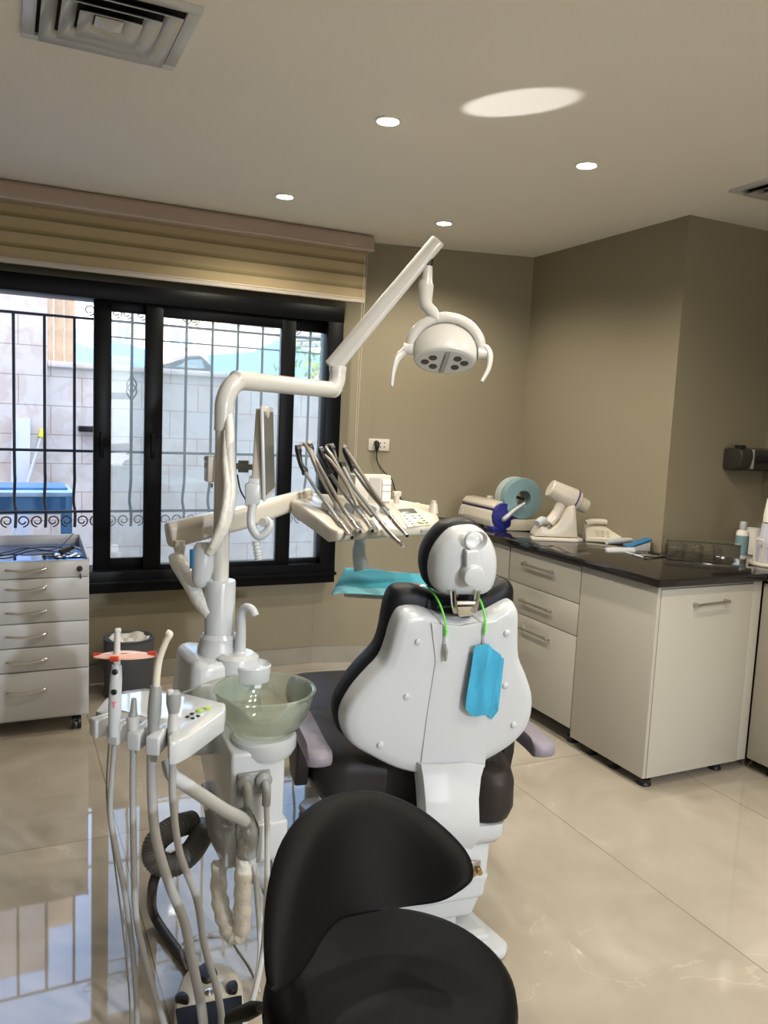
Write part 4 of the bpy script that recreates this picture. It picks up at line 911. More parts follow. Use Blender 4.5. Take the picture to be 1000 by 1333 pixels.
obj('pipe_joint', MB().lathe(E2-V((0, 0, .012)), [(.029, 0), (.030, .012), (.028, .02), (.013, .021), (.013, .05)], 24), M['whitem'], lamp)
AE = atd(568, 316, 2.74)
A0_ = E2+V((0, 0, .028)); ad = (AE-A0_).normalized(); A0_ = A0_-ad*.035; AE = AE+ad*.01
w_ = ad.cross(V((0, 0, 1))).normalized(); h_ = w_.cross(ad)
prof = [(-1, -.6), (-.8, .5), (-.35, 1), (.35, 1), (.8, .5), (1, -.6), (.7, -1), (-.7, -1)]
mb = MB(); mb.hull([A0_+w_*a_*.026+h_*b_*.031 for a_, b_ in prof], [AE+w_*a_*.022+h_*b_*.026 for a_, b_ in prof], .008)
obj('spring_arm', mb, M['whitem'], lamp)
J = AE-ad*.03-V((0, 0, .02))
J = atd(559, 340, 2.74)
sz_ = [(559, 336), (558, 352)]
obj('swivel_pin', MB().tube([atd(562, 325, 2.74), atd(557.5, 350, 2.74)], .013, 16), M['black'], lamp)
g_ = lambda x_, y_: atd(x_, y_, 2.74)
obj('lamp_stem', MB().tube([g_(557.5, 347), g_(556, 367), g_(555.5, 368), g_(554.5, 372), g_(554.5, 377), g_(554, 390), g_(555, 398), g_(563, 407), g_(571, 417)], [.015, .020, .0255, .027, .026, .0235, .022, .021, .014], 20), M['whitem'], lamp)
# head: frame facing down and a bit towards the viewer
hc = g_(580, 464); fx_ = (rt*.995+V((0, 0, -.06))).normalized(); hn = (V((0, 0, -1))*.83 - fw*V((1, 1, 0)).length*0 + (-V((fw.x, fw.y, 0)).normalized())*.5).normalized()
hn = (hn - fx_*hn.dot(fx_)).normalized(); hy = hn.cross(fx_)
if hy.dot(up) < 0: hy = -hy
def hf(x_, y_, z_): return hc+fx_*x_+hy*y_-hn*z_   # z_ = away from the lit face
fo_ = [(.108*math.cos(k*PI/16)*(1 if True else 1), .075*math.sin(k*PI/16)+(.006 if math.sin(k*PI/16) > 0 else 0)) for k in range(32)]
c0_ = (0, 0); yo = -.028
obj('lamp_head', MB().pillow(lambda a_, b_, d_: hf(a_, b_+yo, d_), fo_, c0_, [(0, -.004), (.9, -.004), (.97, -.002), (1.0, .004), (1.03, .014), (1.05, .03), (1.04, .055), (1.0, .08), (.90, .108), (.72, .130), (.45, .145), (.2, .15), (0, .152)]), M['whitem'], lamp, sharp=60)
obj('lens_panel', MB().pillow(lambda a_, b_, d_: hf(a_, b_+yo, d_), fo_, c0_, [(0, -.006), (.86, -.006), (.90, -.003), (.90, .0), (0, .0)]), M['lgrey'], lamp)
for (a_, b_) in ((-.068, -.002), (-.042, .024), (-.038, -.026), (.042, .026), (.068, .003), (.038, -.024)):
    ob_ = obj('led_lens', MB().pillow(lambda x_, y_, d_: hf(a_+x_, b_+y_+yo, d_), [(.0145*math.cos(k*PI/8), .0145*math.sin(k*PI/8)) for k in range(16)], c0_, [(0, -.009), (.8, -.009), (1, -.007), (1, -.004), (0, -.004)]), M['darkgrey'], lamp)
obj('centre_strip', MB().pillow(lambda x_, y_, d_: hf(x_+.006*math.sin(y_*30), y_+yo, d_), [(-.009, -.058), (.009, -.058), (.010, 0), (.009, .06), (-.009, .06), (-.010, 0)], c0_, [(0, -.014), (.7, -.013), (1, -.008), (1, -.004), (0, -.004)]), M['grey'], lamp)
# yoke ring around the head
yk = []
for k in range(17):
    a_ = PI*k/16; yk.append(hf(-.126*math.cos(a_), -.01+.066*math.sin(a_), .03+.092*math.sin(a_)))
obj('yoke', MB().tube(yk, [.012]*2+[.0145]*13+[.012]*2, 14, 2, sq=1.25), M['whitem'], lamp)
for s_ in (-1, 1):
    h0 = hf(s_*.112, -.01, .03); 
    k_ = obj('handle_mount', MB().tube([h0, hf(s_*.145, -.01, .03)], .020, 16), M['whitem'], lamp)
    if s_ < 0: pts_ = [(521, 463), (516, 470), (512, 485), (510, 503)]
    else: pts_ = [(632, 453), (638, 462), (636, 480), (627, 497)]
    dd = (hf(s_*.15, -.01, .03)-EYE).dot(fw)
    obj('handle', MB().tube([hf(s_*.130, -.01, .03)]+[atd(x_, y_, dd-.01*i) for i, (x_, y_) in enumerate(pts_)], [.018, .019, .016, .012, .008], 14, 4, sq=.7), M['whitem'], k_)

# ------------------------------------------------------------------ instrument table with its arm
ZA = 1.20
TF = [((440, 692), 1.205), ((572, 684), 1.205), ((573, 676), 1.215), ((566, 658), 1.245), ((520, 650), 1.262), ((450, 645), 1.27), ((385, 640), 1.275), ((372, 645), 1.27), ((380, 652), 1.262), ((410, 672), 1.235), ((428, 686), 1.213)]
top = [onZ(*a_, z_) for a_, z_ in TF]
tcen = sum(top, V())/len(top)
bot = [V(((p_.x-tcen.x)*.98+tcen.x, (p_.y-tcen.y)*.98+tcen.y, p_.z-(.03 if i in (0, 1, 2) else .055))) for i, p_ in enumerate(top)]
tbl = thing('instrument_table', 'cream instrument delivery table with keypad hung on an arm over the chair', 'instrument table', (tcen.x, tcen.y, 1.17))
obj('table_body', MB().hull(bot, top, .010), M['cream'], tbl)
n_t = (top[1]-top[0]).cross(top[5]-top[0]).normalized()
if n_t.z < 0: n_t = -n_t
o_t = top[0].copy(); ex = (top[1]-top[0]).normalized(); ey = n_t.cross(ex)
def tpx(x_, y_, h_=0):
    d = ray(x_, y_); o = o_t+n_t*h_; return EYE+d*((o-EYE).dot(n_t)/d.dot(n_t))
def patch(name, pxs, h0, h1, m_, par=None, bev=.001):
    return obj(name, MB().hull([tpx(x_, y_, h0) for x_, y_ in pxs], [tpx(x_, y_, h0)+n_t*(h1-h0) for x_, y_ in pxs], bev), m_, par or tbl)
kp = patch('control_panel', ((512, 657), (545, 655), (572, 682), (531, 687)), 0, .003, M['ivory'])
patch('display', ((518, 663), (538, 662), (544, 668), (523, 669)), .003, .0045, M['lcd'], kp)
for (x_, y_) in ((527, 672), (537, 671.5), (546, 671.5), (530, 675.5), (540, 675), (549, 675), (534, 679), (552, 678), (537, 682), (556, 681)):
    c_ = tpx(x_, y_, .003); obj('dark_key', MB().box(c_+n_t*.001, (.007, .006, .002)), M['black'], kp)
for (x_, y_, w__, h__) in ((547, 680.5, .02, .016), (539, 685, .006, .004), (559, 684.5, .008, .005)):
    obj('green_key', MB().box(tpx(x_, y_, .003)+n_t*.001, (w__, h__*1.8, .002), bev=.0008), M['limepad'], kp)
fd = V((ex.y, -ex.x, 0)).normalized()
if fd.y > 0: fd = -fd
q_ = onZ(553, 696, 1.19); obj('front_badge', MB(Matrix.Translation(top[0].lerp(top[1], .84)+V((0, 0, -.016))+fd*.001) @ Matrix.Rotation(math.atan2(ex.y, ex.x), 4, 'Z')).box((0, 0, 0), (.028, .006, .010)), M['grey'], tbl)
for k, x_ in enumerate((425, 441, 455, 470, 486, 501)):
    c_ = tpx(x_, 662+k*.6, .012); obj('holder_fin', MB(Matrix.Translation(c_) @ Matrix.Rotation(math.atan2(ex.y, ex.x), 4, 'Z')).box((0, 0, 0), (.014, .05, .034), R=rot(.15), bev=.005), M['white'], tbl)
for (x_, y_) in ((466, 687), (484, 685)):
    c_ = tpx(x_, y_, .0); obj('grip_rest', MB().hull([tpx(x_+a_, y_+b_, .001) for a_, b_ in ((-6, -8), (2, -9), (9, 4), (5, 8), (-3, 6))], [tpx(x_+a_, y_+b_, .004) for a_, b_ in ((-6, -8), (2, -9), (9, 4), (5, 8), (-3, 6))], .001), M['grey'], tbl)
c_ = tpx(564, 668, 0); obj('side_handle', MB().tube([c_, c_+V((0, 0, .035))], [.018, .013], 14).cyl(c_+V((0, 0, .035)), c_+V((0, 0, .045)), .009), M['cream'], tbl)
c_ = tpx(516, 655, 0); obj('rear_post', MB().tube([c_, c_+V((0, 0, .03))], [.010, .012], 12).box(c_+V((0, 0, .035)), (.03, .02, .018), bev=.003), M['cream'], tbl)
# arm
a0 = atd(219, 697, 2.42); a1 = atd(322, 672, 2.58); a2 = atd(404, 645, 2.90)
ad = (a1-a0).normalized(); ww = V((ad.y, -ad.x, 0)).normalized(); hh_ = ww.cross(ad); hh_ = hh_ if hh_.z > 0 else -hh_
pf = [(-1, -.7), (-1, .6), (-.6, 1), (.6, 1), (1, .6), (1, -.7), (.6, -1), (-.6, -1)]
obj('support_arm', MB().hull([a0+ww*a_*.028+hh_*b_*.039 for a_, b_ in pf], [a1+ww*a_*.028+hh_*b_*.037 for a_, b_ in pf], .008).hull([a1+ww*a_*.024+hh_*b_*.037 for a_, b_ in pf], [a2+ww*a_*.022+hh_*b_*.028 for a_, b_ in pf], .008), M['cream'], tbl)
k0 = atd(234, 708, 2.40)
obj('arm_pivot', MB().tube([k0+V((0, 0, .01)), k0+V((0, 0, -.06))], .015, 14).tube([k0+V((0, 0, .0)), k0+V((0, 0, -.018))], .017, 14), M['cream'], tbl)
# knuckle wrapped in film linking pivot to column
kn_ = thing('wrapped_elbow', 'film-wrapped white elbow arm between the column and the table arm', 'arm', atd(250, 760, 2.4))
obj('elbow', MB().tube([atd(227, 722, 2.40), atd(233, 733, 2.39), atd(247, 752, 2.36), atd(262, 780, 2.32), atd(274, 800, 2.30)], [.019, .026, .030, .028, .018], 16, 4), M['foil'], kn_)
obj('motor_cover', MB().tube([atd(266, 706, 2.30), atd(266, 716, 2.30), atd(265, 735, 2.30), atd(262, 755, 2.30), atd(261, 764, 2.30)], [.022, .033, .034, .027, .014], 18, 3), M['white'], kn_)
obj('blue_sticker', MB().tube([atd(251.5, 715, 2.285), atd(251.5, 740, 2.285)], .010, 10), M['bluel'], kn_, label='blue sticker strip')
solo('wrapped_hose_bundle', MB().tube([atd(298, 538, 2.25), atd(299, 565, 2.23), atd(300, 600, 2.22), atd(302, 640, 2.22), atd(296, 675, 2.22), atd(285, 700, 2.24), atd(273, 718, 2.27)], [.009, .014, .014, .014, .015, .016, .014], 18, 7).tube([atd(294, 560, 2.23), atd(294, 600, 2.215), atd(296, 640, 2.21), atd(289, 680, 2.21), atd(276, 712, 2.24)], [.006, .010, .011, .011, .010], 12, 6), M['wrap'], 'cream hose bundle wrapped in bubbled film along the lamp pole', 'hose bundle')
mb = MB(); c_ = atd(276, 610, 2.28)
t = thing('pole_bracket', 'small dark mounting bracket bolted to the lamp pole', 'bracket', c_)
obj('plate', MB().box(c_, (.035, .05, .075), bev=.004), M['cream'], t)
for (x_, y_) in ((270, 597), (270, 606), (277, 619), (277, 632)): obj('bolt', MB().cyl(atd(x_, y_, 2.27), atd(x_-4, y_, 2.27), .006, seg=8), M['grey'], t)

# monitor
dm = 2.33; c_ = atd(342, 588, dm)
va = math.atan2(ray(342, 588).x, ray(342, 588).y); ma = va+.10
md1 = V((math.sin(ma), math.cos(ma), 0)); md2 = V((md1.y, -md1.x, 0))
XMn = Matrix((md2, md1, V((0, 0, 1)))).transposed().to_4x4(); XMn.translation = c_
t = thing('monitor', 'white monitor seen edge-on, mounted on the lamp pole', 'monitor', c_)
obj('housing', MB(XMn @ rot(0, -.05)).hull([(-.022, -.15, -.125), (.012, -.15, -.125), (.012, .15, -.125), (-.022, .15, -.125)], [(-.004, -.12, .125), (.012, -.12, .125), (.012, .15, .125), (-.010, .15, .125)], .006), M['cream'], t)
obj('bezel', MB(XMn @ rot(0, -.05)).bb((.011, -.155, -.13), (.020, .155, .13), .004), M['white'], t)
obj('screen', MB(XMn @ rot(0, -.05)).bb((.0195, -.14, -.115), (.021, .14, .115)), M['lcd'], t)
mb = MB(XMn @ rot(0, -.05))
for k in range(9): mb.box((-.0195+k*.0012, -.08, -.06+k*.015), (.004, .02, .005))
obj('vent_slots', mb, M['black'], t)
obj('top_knob', MB().tube([atd(340, 536, dm-.1), atd(350, 537, dm-.1)], .016, 16), M['cream'], t)
obj('mount_plate', MB().box(atd(317, 607, dm), (.03, .02, .035), R=rot(0, 0, -va)).tube([atd(292, 606, dm-.02), atd(330, 608, dm)], .009, 8), M['grey'], t)
obj('cable', MB().tube([atd(309, 618, 2.3), atd(313, 638, 2.3), atd(321, 652, 2.3)], .0022, 6, 4), M['black'], t)
dm = 2.2
t = thing('camera_holder', 'white holder with ribbed intraoral camera hanging under the monitor', 'holder', atd(335, 660, dm))
obj('clamp', MB().box(atd(329, 643, dm), (.040, .03, .06), R=rot(0, 0, -va), bev=.006).box(atd(331, 628, dm+.03), (.03, .09, .03), R=rot(0, 0, -va), bev=.004).box(atd(322, 634, dm), (.012, .02, .02), R=rot(0, 0, -va), bev=.003), M['white'], t)
obj('yoke', MB().tube([atd(330, 655, dm), atd(327, 670, dm), atd(328, 686, dm), atd(337, 698, dm), atd(347, 692, dm), atd(352, 682, dm), atd(346, 675, dm)], [.012, .012, .012, .012, .011, .010, .008], 12, 4), M['white'], t)
obj('dial', MB().tube([atd(342, 680, dm-.01), atd(348, 680, dm+.02)], .012, 14), M['lgrey'], t)
pts_ = [atd(333, 704, dm), atd(335, 718, dm), atd(337, 729, dm)]; P_, _ = catmull(pts_, 1, 14); R_ = [.010+.0018*math.sin(i*1.4) for i in range(len(P_))]
obj('ribbed_grip', MB().tube(P_, R_, 14), M['white'], t)

# instruments on their whip arms
def dlerp(pp, d0, d1):
    n__ = len(pp); return [atd(x_, y_, d0+(d1-d0)*i/(n__-1)) for i, (x_, y_) in enumerate(pp)]
ins = [
 ('leftmost of the handpieces, its chrome end over the table corner', [(388, 585), (391, 602), (397, 614)], [(397, 614), (412, 638), (430, 662), (442, 680)], [(442, 680), (450, 690), (456, 697)], [(396, 578), (404, 590), (418, 622), (434, 650), (441, 664)]),
 ('second handpiece from the left, dark banded end on the table', [(404, 583), (408, 598), (414, 610)], [(414, 610), (430, 636), (446, 660), (456, 676)], [(456, 676), (462, 684), (467, 690)], [(400, 577), (412, 600), (432, 636), (450, 668)]),
 ('third handpiece from the left, between the two grey finger rests', [(418, 588), (424, 604), (430, 616)], [(430, 616), (446, 640), (462, 660), (472, 672)], [(472, 672), (478, 680), (483, 688)], [(420, 590), (432, 602), (450, 628), (466, 660)]),
 ('long steel-tipped handpiece overhanging the front edge of the table', [(432, 584), (438, 600), (446, 606)], [(446, 606), (462, 636), (482, 662), (496, 680)], [(496, 680), (508, 694), (521, 707)], [(425, 582), (436, 600), (458, 640), (484, 672)]),
 ('rightmost handpiece, lying beside the keypad', [(450, 588), (454, 600), (460, 610)], [(460, 610), (476, 634), (496, 658), (508, 672)], [(508, 672), (518, 684), (527, 694)], [(448, 581), (460, 600), (482, 634), (504, 664)])]
for lb, jt, cd, hp_, wp_ in ins:
    t = thing('handpiece', lb, 'handpiece', atd(*hp_[0], 2.55))
    A_ = dlerp(jt, 2.86, 2.80); B_ = dlerp(cd, 2.80, 2.52); D_ = dlerp(hp_, 2.52, 2.44); W_ = dlerp(wp_, 2.88, 2.58)
    obj('whip_joint', MB().tube(A_, [.012, .009, .011], 12, 3).tube([A_[0]+V((-.006, 0, 0)), A_[0]+V((.008, 0, .004))], .016, 12).tube([A_[2]-V((.008, 0, 0)), A_[2]+V((.008, 0, 0))], .013, 12), M['black'], t)
    obj('hose', MB().tube(B_, .0062, 10, 5), M['grey'], t)
    obj('whip_arm', MB().tube([A_[0]+V((.004, 0, .01))]+W_, .0065, 10, 5), M['whip'], t)
    obj('handle', MB().tube(D_, [.008, .0075, .006], 12, 3), M['hpmetal'], t)
    obj('chrome_end', MB().tube([D_[-1], D_[-1]+(D_[-1]-D_[-2]).normalized()*.018], [.0065, .0055], 12), M['chrome'], t)
# white printed box at the back of the table
b0_ = tpx(482, 652, 0)
XB = Matrix.Translation(b0_) @ Matrix.Rotation(math.atan2(ex.y, ex.x)-.25, 4, 'Z')
t = thing('supply_box', 'white printed carton standing at the back of the instrument table', 'box', b0_)
obj('carton', MB(XB).bb((-.07, -.02, -.005), (.07, .04, .095), .003), M['ivory'], t)
obj('side_stack', MB(XB).bb((.035, -.026, .0), (.069, -.0205, .035), .001).bb((.035, -.026, .038), (.069, -.0205, .058), .001).bb((.035, -.026, .061), (.069, -.0205, .08), .001), M['cupw'], t)
obj('printed_label', MB(XB).bb((-.015, -.0222, .005), (.028, -.0205, .085)), M['label'], t)
# blue lined lower tray
ZL = 1.0
t = thing('lower_tray', 'flat white tray held under the instrument table', 'tray', onZ(500, 760, ZL))
tr = [onZ(448, 771, ZL-.012), onZ(600, 781, ZL-.012), onZ(596, 752, ZL-.012), onZ(458, 741, ZL-.012)]
obj('tray_plate', MB().prism([(p_.x, p_.y) for p_ in tr], ZL-.028, ZL-.008, bev=.004), M['metalfr'], t)
obj('tray_neck', MB().tube([atd(470, 700, 2.72), atd(467, 718, 2.72), atd(471, 742, 2.72)], [.018, .022, .026], 16, 4), M['white'], t)
nap = [onZ(432, 770, ZL), onZ(590, 779, ZL), onZ(586, 753, ZL), onZ(450, 738, ZL)]
def npf(u_, v_):
    p_ = nap[0].lerp(nap[1], u_).lerp(nap[3].lerp(nap[2], u_), v_); d_ = .0
    e_ = max(0, .10-v_)/.10*.003+max(0, .08-u_)/.08*.006
    return p_+V((0, 0, .002+.002*math.sin(u_*17+v_*3)*math.sin(v_*8)-e_))
t = thing('paper_napkin', 'teal paper napkin covering the lower tray', 'napkin', onZ(500, 760, ZL))
obj('sheet', MB().sheet(npf, 40, 16, .0012), M['teal'], t)
obj('folded_edge', MB().sheet(lambda u_, v_: npf(u_, v_*.22-.03)+V((0, -.004, .0022)), 40, 4, .0008), M['teall'], t, label='lighter teal folded edge')
c_ = onZ(541, 762, ZL+.012)
t = thing('small_packet', 'small clear packet with a dark print lying on the teal napkin', 'packet', c_)
obj('packet_body', MB(Matrix.Translation(c_)).sheet(lambda u_, v_: (-.03+.06*u_, -.018+.036*v_, .004*math.sin(u_*9)*math.sin(v_*6)), 10, 6, .002), M['cupw'], t)
obj('print', MB(Matrix.Translation(c_)).bb((-.01, -.012, .005), (.014, .014, .0065)), M['grey'], t)

# ------------------------------------------------------------------ stool in front
SC = V((.605, 1.150, 0)); SZ = .584
t = thing('operator_stool', 'black upholstered stool with curved kidney backrest in the foreground', 'stool', SC)
obj('seat', MB().lathe((SC.x, SC.y, SZ), [(.02, -.085), (.19, -.085), (.208, -.078), (.218, -.06), (.222, -.035), (.218, -.014), (.206, -.003), (.19, .001), (.12, .004), (.0, .006)], 72), M['leather'], t, sharp=60)
obj('seat_piping', MB().tube([SC+V((.2195*math.cos(k*2*PI/72), .2195*math.sin(k*2*PI/72), SZ-.052)) for k in range(73)], .003, 6), M['black'], t)
obj('seat_pan', MB().lathe((SC.x, SC.y, SZ-.11), [(.06, 0), (.17, .01), (.18, .026)], 40), M['black'], t)
obj('gas_lift', MB().cyl((SC.x, SC.y, .12), (SC.x, SC.y, SZ-.1), .025, seg=24).cyl((SC.x, SC.y, .30), (SC.x, SC.y, SZ-.1), .014), M['chrome'], t)
for k in range(5):
    a_ = .3+k*2*PI/5; e_ = V((math.cos(a_), math.sin(a_), 0))
    lg = obj('leg', MB().tube([SC+V((0, 0, .115)), SC+e_*.12+V((0, 0, .105)), SC+e_*.25+V((0, 0, .075))], [.024, .02, .015], 12, 3), M['chrome'], t)
    w0 = SC+e_*.25+V((0, 0, .026)); s_ = V((-e_.y, e_.x, 0))
    obj('caster', MB().cyl(w0-s_*.018, w0-s_*.004, .026).cyl(w0+s_*.004, w0+s_*.018, .026).cyl(w0+V((0, 0, .01)), w0+V((0, 0, .05)), .009), M['black'], lg)
# back pad: on a cylinder around the seat centre
RB = .225
def padD(x_, y_):
    a_ = (x_-370)/230; b_ = (1277-y_)/240; return 1.185+.45*a_-.31*a_*a_+.22*b_
def c2p(x_, y_, d_):
    p_ = atd(x_, y_, padD(x_, y_)); o_ = V((p_.x-SC.x, p_.y-SC.y, 0)); o_ = (o_/max(o_.length, .12)); return p_+o_*d_
pad = [(388, 1276), (380, 1268), (378, 1235), (381, 1190), (388, 1145), (402, 1098), (425, 1062), (452, 1044), (480, 1040), (510, 1046), (545, 1066), (575, 1096), (592, 1122), (595, 1146), (585, 1163), (562, 1178), (525, 1185), (480, 1192), (450, 1200), (424, 1228), (402, 1264)]
pc = (445, 1130)
obj('backrest', MB().pillow(c2p, smooth2(pad, 4), pc, [(0, .004), (.25, .003), (.5, .002), (.75, .002), (.9, .005), (.97, .013), (1.0, .027), (.985, .042), (.93, .054), (.75, .060), (.4, .062), (0, .062)]), M['leather'], t, sharp=75)
rp = c2p(440, 1150, .06)
ro = V((rp.x-SC.x, rp.y-SC.y, 0)).normalized()
obj('backrest_bracket', MB().tube([rp+V((0, 0, .03)), rp+ro*.015, V((rp.x, rp.y, .52))+ro*.03, V((rp.x, rp.y, .46)), V((SC.x, SC.y, .455))], [.012, .012, .012, .012, .012], 12, 4), M['chrome'], t)
l0 = onZ(352, 1318, .46); l1 = onZ(296, 1328, .46)
obj('height_lever', MB().tube([V((SC.x-.05, SC.y, .462)), atd(345, 1312, 1.36), atd(320, 1318, 1.40)], .007, 10), M['black'], t)
obj('lever_grip', MB().tube([atd(342, 1312, 1.37), atd(325, 1316, 1.385), atd(296, 1326, 1.41)], [.009, .017, .013], 12, 3, sq=.5), M['black'], t)

# ------------------------------------------------------------------ outdoors
YW = 7.0
def wy(x_, y_, Y_=YW): return onY(x_, y_, Y_)
zw = wy(62, 477).z
solo('courtyard_ground', MB().bb((-8, 4.85, -.12), (14, 40, -.05)), M['paving'], 'pale paved courtyard ground outside the window', 'ground')
lw = solo('low_stone_wall', MB().bb((wy(62, 477).x, YW, -.05), (9, YW+.3, zw)), M['stone'], 'low pinkish limestone block wall seen through the glass panes', 'wall')
obj('coping', MB().bb((wy(62, 477).x+.002, YW-.03, zw), (9, YW+.33, zw+.045), .004), M['stone'], lw)
solo('tall_stone_wall', MB().bb((-6, YW-.02, -.05), (wy(62, 477).x-.002, YW+.3, 3.3)), M['stone'], 'tall pinkish stone wall outside the open left part of window', 'wall')
c_ = wy(113, 558, YW); t = thing('wall_lamp', 'black rectangular box fixed to the outdoor stone wall', 'wall box', c_)
obj('lamp_body', MB().box((c_.x+.02, YW-.06, c_.z), (.18, .12, .045), bev=.006), M['black'], t)
xpl = wy(72, 440, YW+.5).x
for k in range(3): solo('timber_board', MB().bb((xpl-.10+k*.085, YW+.4, -.05), (xpl-.02+k*.085, YW+.45, 3.2), .004), M['wood'], 'brown timber board standing behind the stone wall, %s of three' % ('left', 'middle', 'right')[k], 'board')
pa, pb = onY(28, 545, YW-.35), onY(25, 700, YW-.6)
solo('leaning_plank', MB().hull([V((pb.x-.08, YW-.55, -.05)), V((pb.x+.06, YW-.55, -.05)), V((pb.x+.06, YW-.50, -.05)), V((pb.x-.08, YW-.50, -.05))], [V((pa.x-.06, YW-.07, pa.z)), V((pa.x+.07, YW-.07, pa.z)), V((pa.x+.07, YW-.03, pa.z)), V((pa.x-.06, YW-.03, pa.z))], .003), M['plank'], 'pale plank leaning against the outdoor stone wall', 'plank')
t = thing('broom', 'pole with a yellow end leaning on the outdoor stone wall', 'broom', (pb.x, YW-.5, 0))
b1_, b2_ = onY(53, 570, YW-.06), onY(30, 650, YW-.35)
e_ = b1_+(b2_-b1_)*3; e_ = b1_+(b2_-b1_)*((b1_.z+.04)/(b1_.z-b2_.z))
obj('pole', MB().tube([b1_, e_], .012, 10), M['lgrey'], t); obj('yellow_end', MB().tube([b1_+(b1_-b2_).normalized()*.07, b1_], .022, 10), M['yellow'], t)
# blue bench/table frame
ba = onY(0, 645, 5.75); bb_ = onY(90, 641, 5.75)
t = thing('blue_table', 'blue painted metal table standing outside the open window', 'table', (0, 5.9, -.05))
obj('table_top', MB().bb((-.7, 5.75, bb_.z-.03), (bb_.x+.03, 6.35, bb_.z), .004), mat('pale_blue_top', (.45, .62, .85), .4), t)
zr = onY(60, 667, 5.75).z
obj('apron', MB().bb((-.7, 5.745, zr-.012), (bb_.x, 5.765, zr+.012), .002).bb((-.7, 5.90, zr-.01), (bb_.x, 6.3, zr+.15)), M['bench'], t)
for (x_, y_) in ((bb_.x, 5.77), (bb_.x, 6.3), (-.66, 5.77), (-.66, 6.3)): obj('leg', MB().bb((x_-.02, y_-.02, -.05), (x_+.02, y_+.02, bb_.z-.03), .002), M['bench'], t)
# blue canopies
cA = [onY(85, 440, 9.5), onY(190, 478, 9.5), onY(190, 500, 9.5), onY(85, 500, 9.5)]
solo('blue_canopy', MB().hull([onY(86, 442, 9.5), onY(200, 482, 9.5), onY(200, 505, 9.5), onY(86, 505, 9.5)], [onY(86, 442, 9.5)+V((.2, 1.6, .3)), onY(200, 482, 9.5)+V((.3, 1.6, .3)), onY(200, 505, 9.5)+V((.3, 1.6, 0)), onY(86, 505, 9.5)+V((.2, 1.6, 0))]), M['tarp'], 'sloping blue tarpaulin roof beyond the stone wall, left', 'canopy')
g9 = lambda x_, y_: onY(x_, y_, 10.5)
solo('parked_vehicle_canopy', MB().hull([g9(270, 462), g9(330, 458), g9(362, 442), g9(440, 470), g9(440, 520), g9(270, 520)], [g9(a_, b_)+V((.6, 2.2, .1)) for a_, b_ in ((270, 462), (330, 458), (362, 442), (440, 470), (440, 520), (270, 520))]), M['tarp'], 'blue tarpaulin shade structure behind the wall, seen through the middle pane', 'canopy')
car = thing('parked_car', 'dark car parked beyond the wall, seen through the middle pane', 'car', g9(235, 500))
gc = lambda x_, y_: onY(x_, y_, 9.2)
cpf = [(200, 500), (202, 474), (225, 468), (245, 462), (262, 462), (276, 476), (278, 510), (200, 515)]
obj('car_body', MB().hull([gc(a_, b_) for a_, b_ in cpf], [gc(a_, b_)+V((.3, 1.3, 0)) for a_, b_ in cpf], .03), M['cardark'], car)
obj('car_window', MB().hull([gc(a_, b_)-V((0, .02, 0)) for a_, b_ in ((228, 478), (247, 468), (262, 468), (266, 480))], [gc(a_, b_) for a_, b_ in ((228, 478), (247, 468), (262, 468), (266, 480))]), M['winglass'], car)
# pergola posts over the right pane
t = thing('metal_pergola', 'grey metal pergola frame beyond the wall through the right pane', 'pergola', g9(400, 460))
mb = MB(); mb.tube([g9(372, 440), g9(440, 436)], .07, 6).tube([g9(372, 448), g9(440, 447)], .05, 6).tube([g9(376, 440), g9(374, 500)], .05, 6).tube([g9(426, 440), g9(424, 500)], .05, 6)
obj('frame', mb, M['grey'], t)
# buildings
YB = 22
def bld(x0_, x1_, ytop, Y_, m_, wins, label, h0=-.1):
    a_, b_ = onY(x0_, 440, Y_).x, onY(x1_, 440, Y_).x; zt2 = onY((x0_+x1_)/2, ytop, Y_).z
    t = thing('building', label, 'building', ((a_+b_)/2, Y_+.5, 0))
    obj('walls', MB().bb((a_, Y_, h0), (b_, Y_+1, zt2)), m_, t)
    obj('parapet', MB().bb((a_-.1, Y_-.12, zt2), (b_+.1, Y_+1.1, zt2+.2)), m_, t)
    for (px0, py0, px1, py1) in wins:
        p_, r__ = onY(px0, py0, Y_), onY(px1, py1, Y_); x0__, x1__ = sorted((p_.x, r__.x)); z0__, z1__ = sorted((p_.z, r__.z))
        w_ = obj('window', MB().bb((x0__-.08, Y_-.08, z0__-.08), (x1__+.08, Y_-.01, z1__+.08)), M['facadew'], t)
        obj('pane', MB().bb((x0__, Y_-.10, z0__), ((x0__+x1__)/2-.04, Y_-.08, z1__)).bb(((x0__+x1__)/2+.04, Y_-.10, z0__), (x1__, Y_-.08, z1__)), M['winglass'], w_)
bld(86, 205, 392, 26, M['facadew'], [(90, 415, 108, 438), (152, 423, 168, 445)], 'pale building with small windows behind the left panes')
bld(205, 300, 397, 24, M['facade'], [(222, 430, 250, 450)], 'cream building with a window behind the middle pane')
bld(300, 372, 425, 28, M['facadew'], [], 'plain white building behind the middle pane, right part')
bld(375, 460, 436, 25, M['facade'], [], 'low tan building behind the rightmost pane')
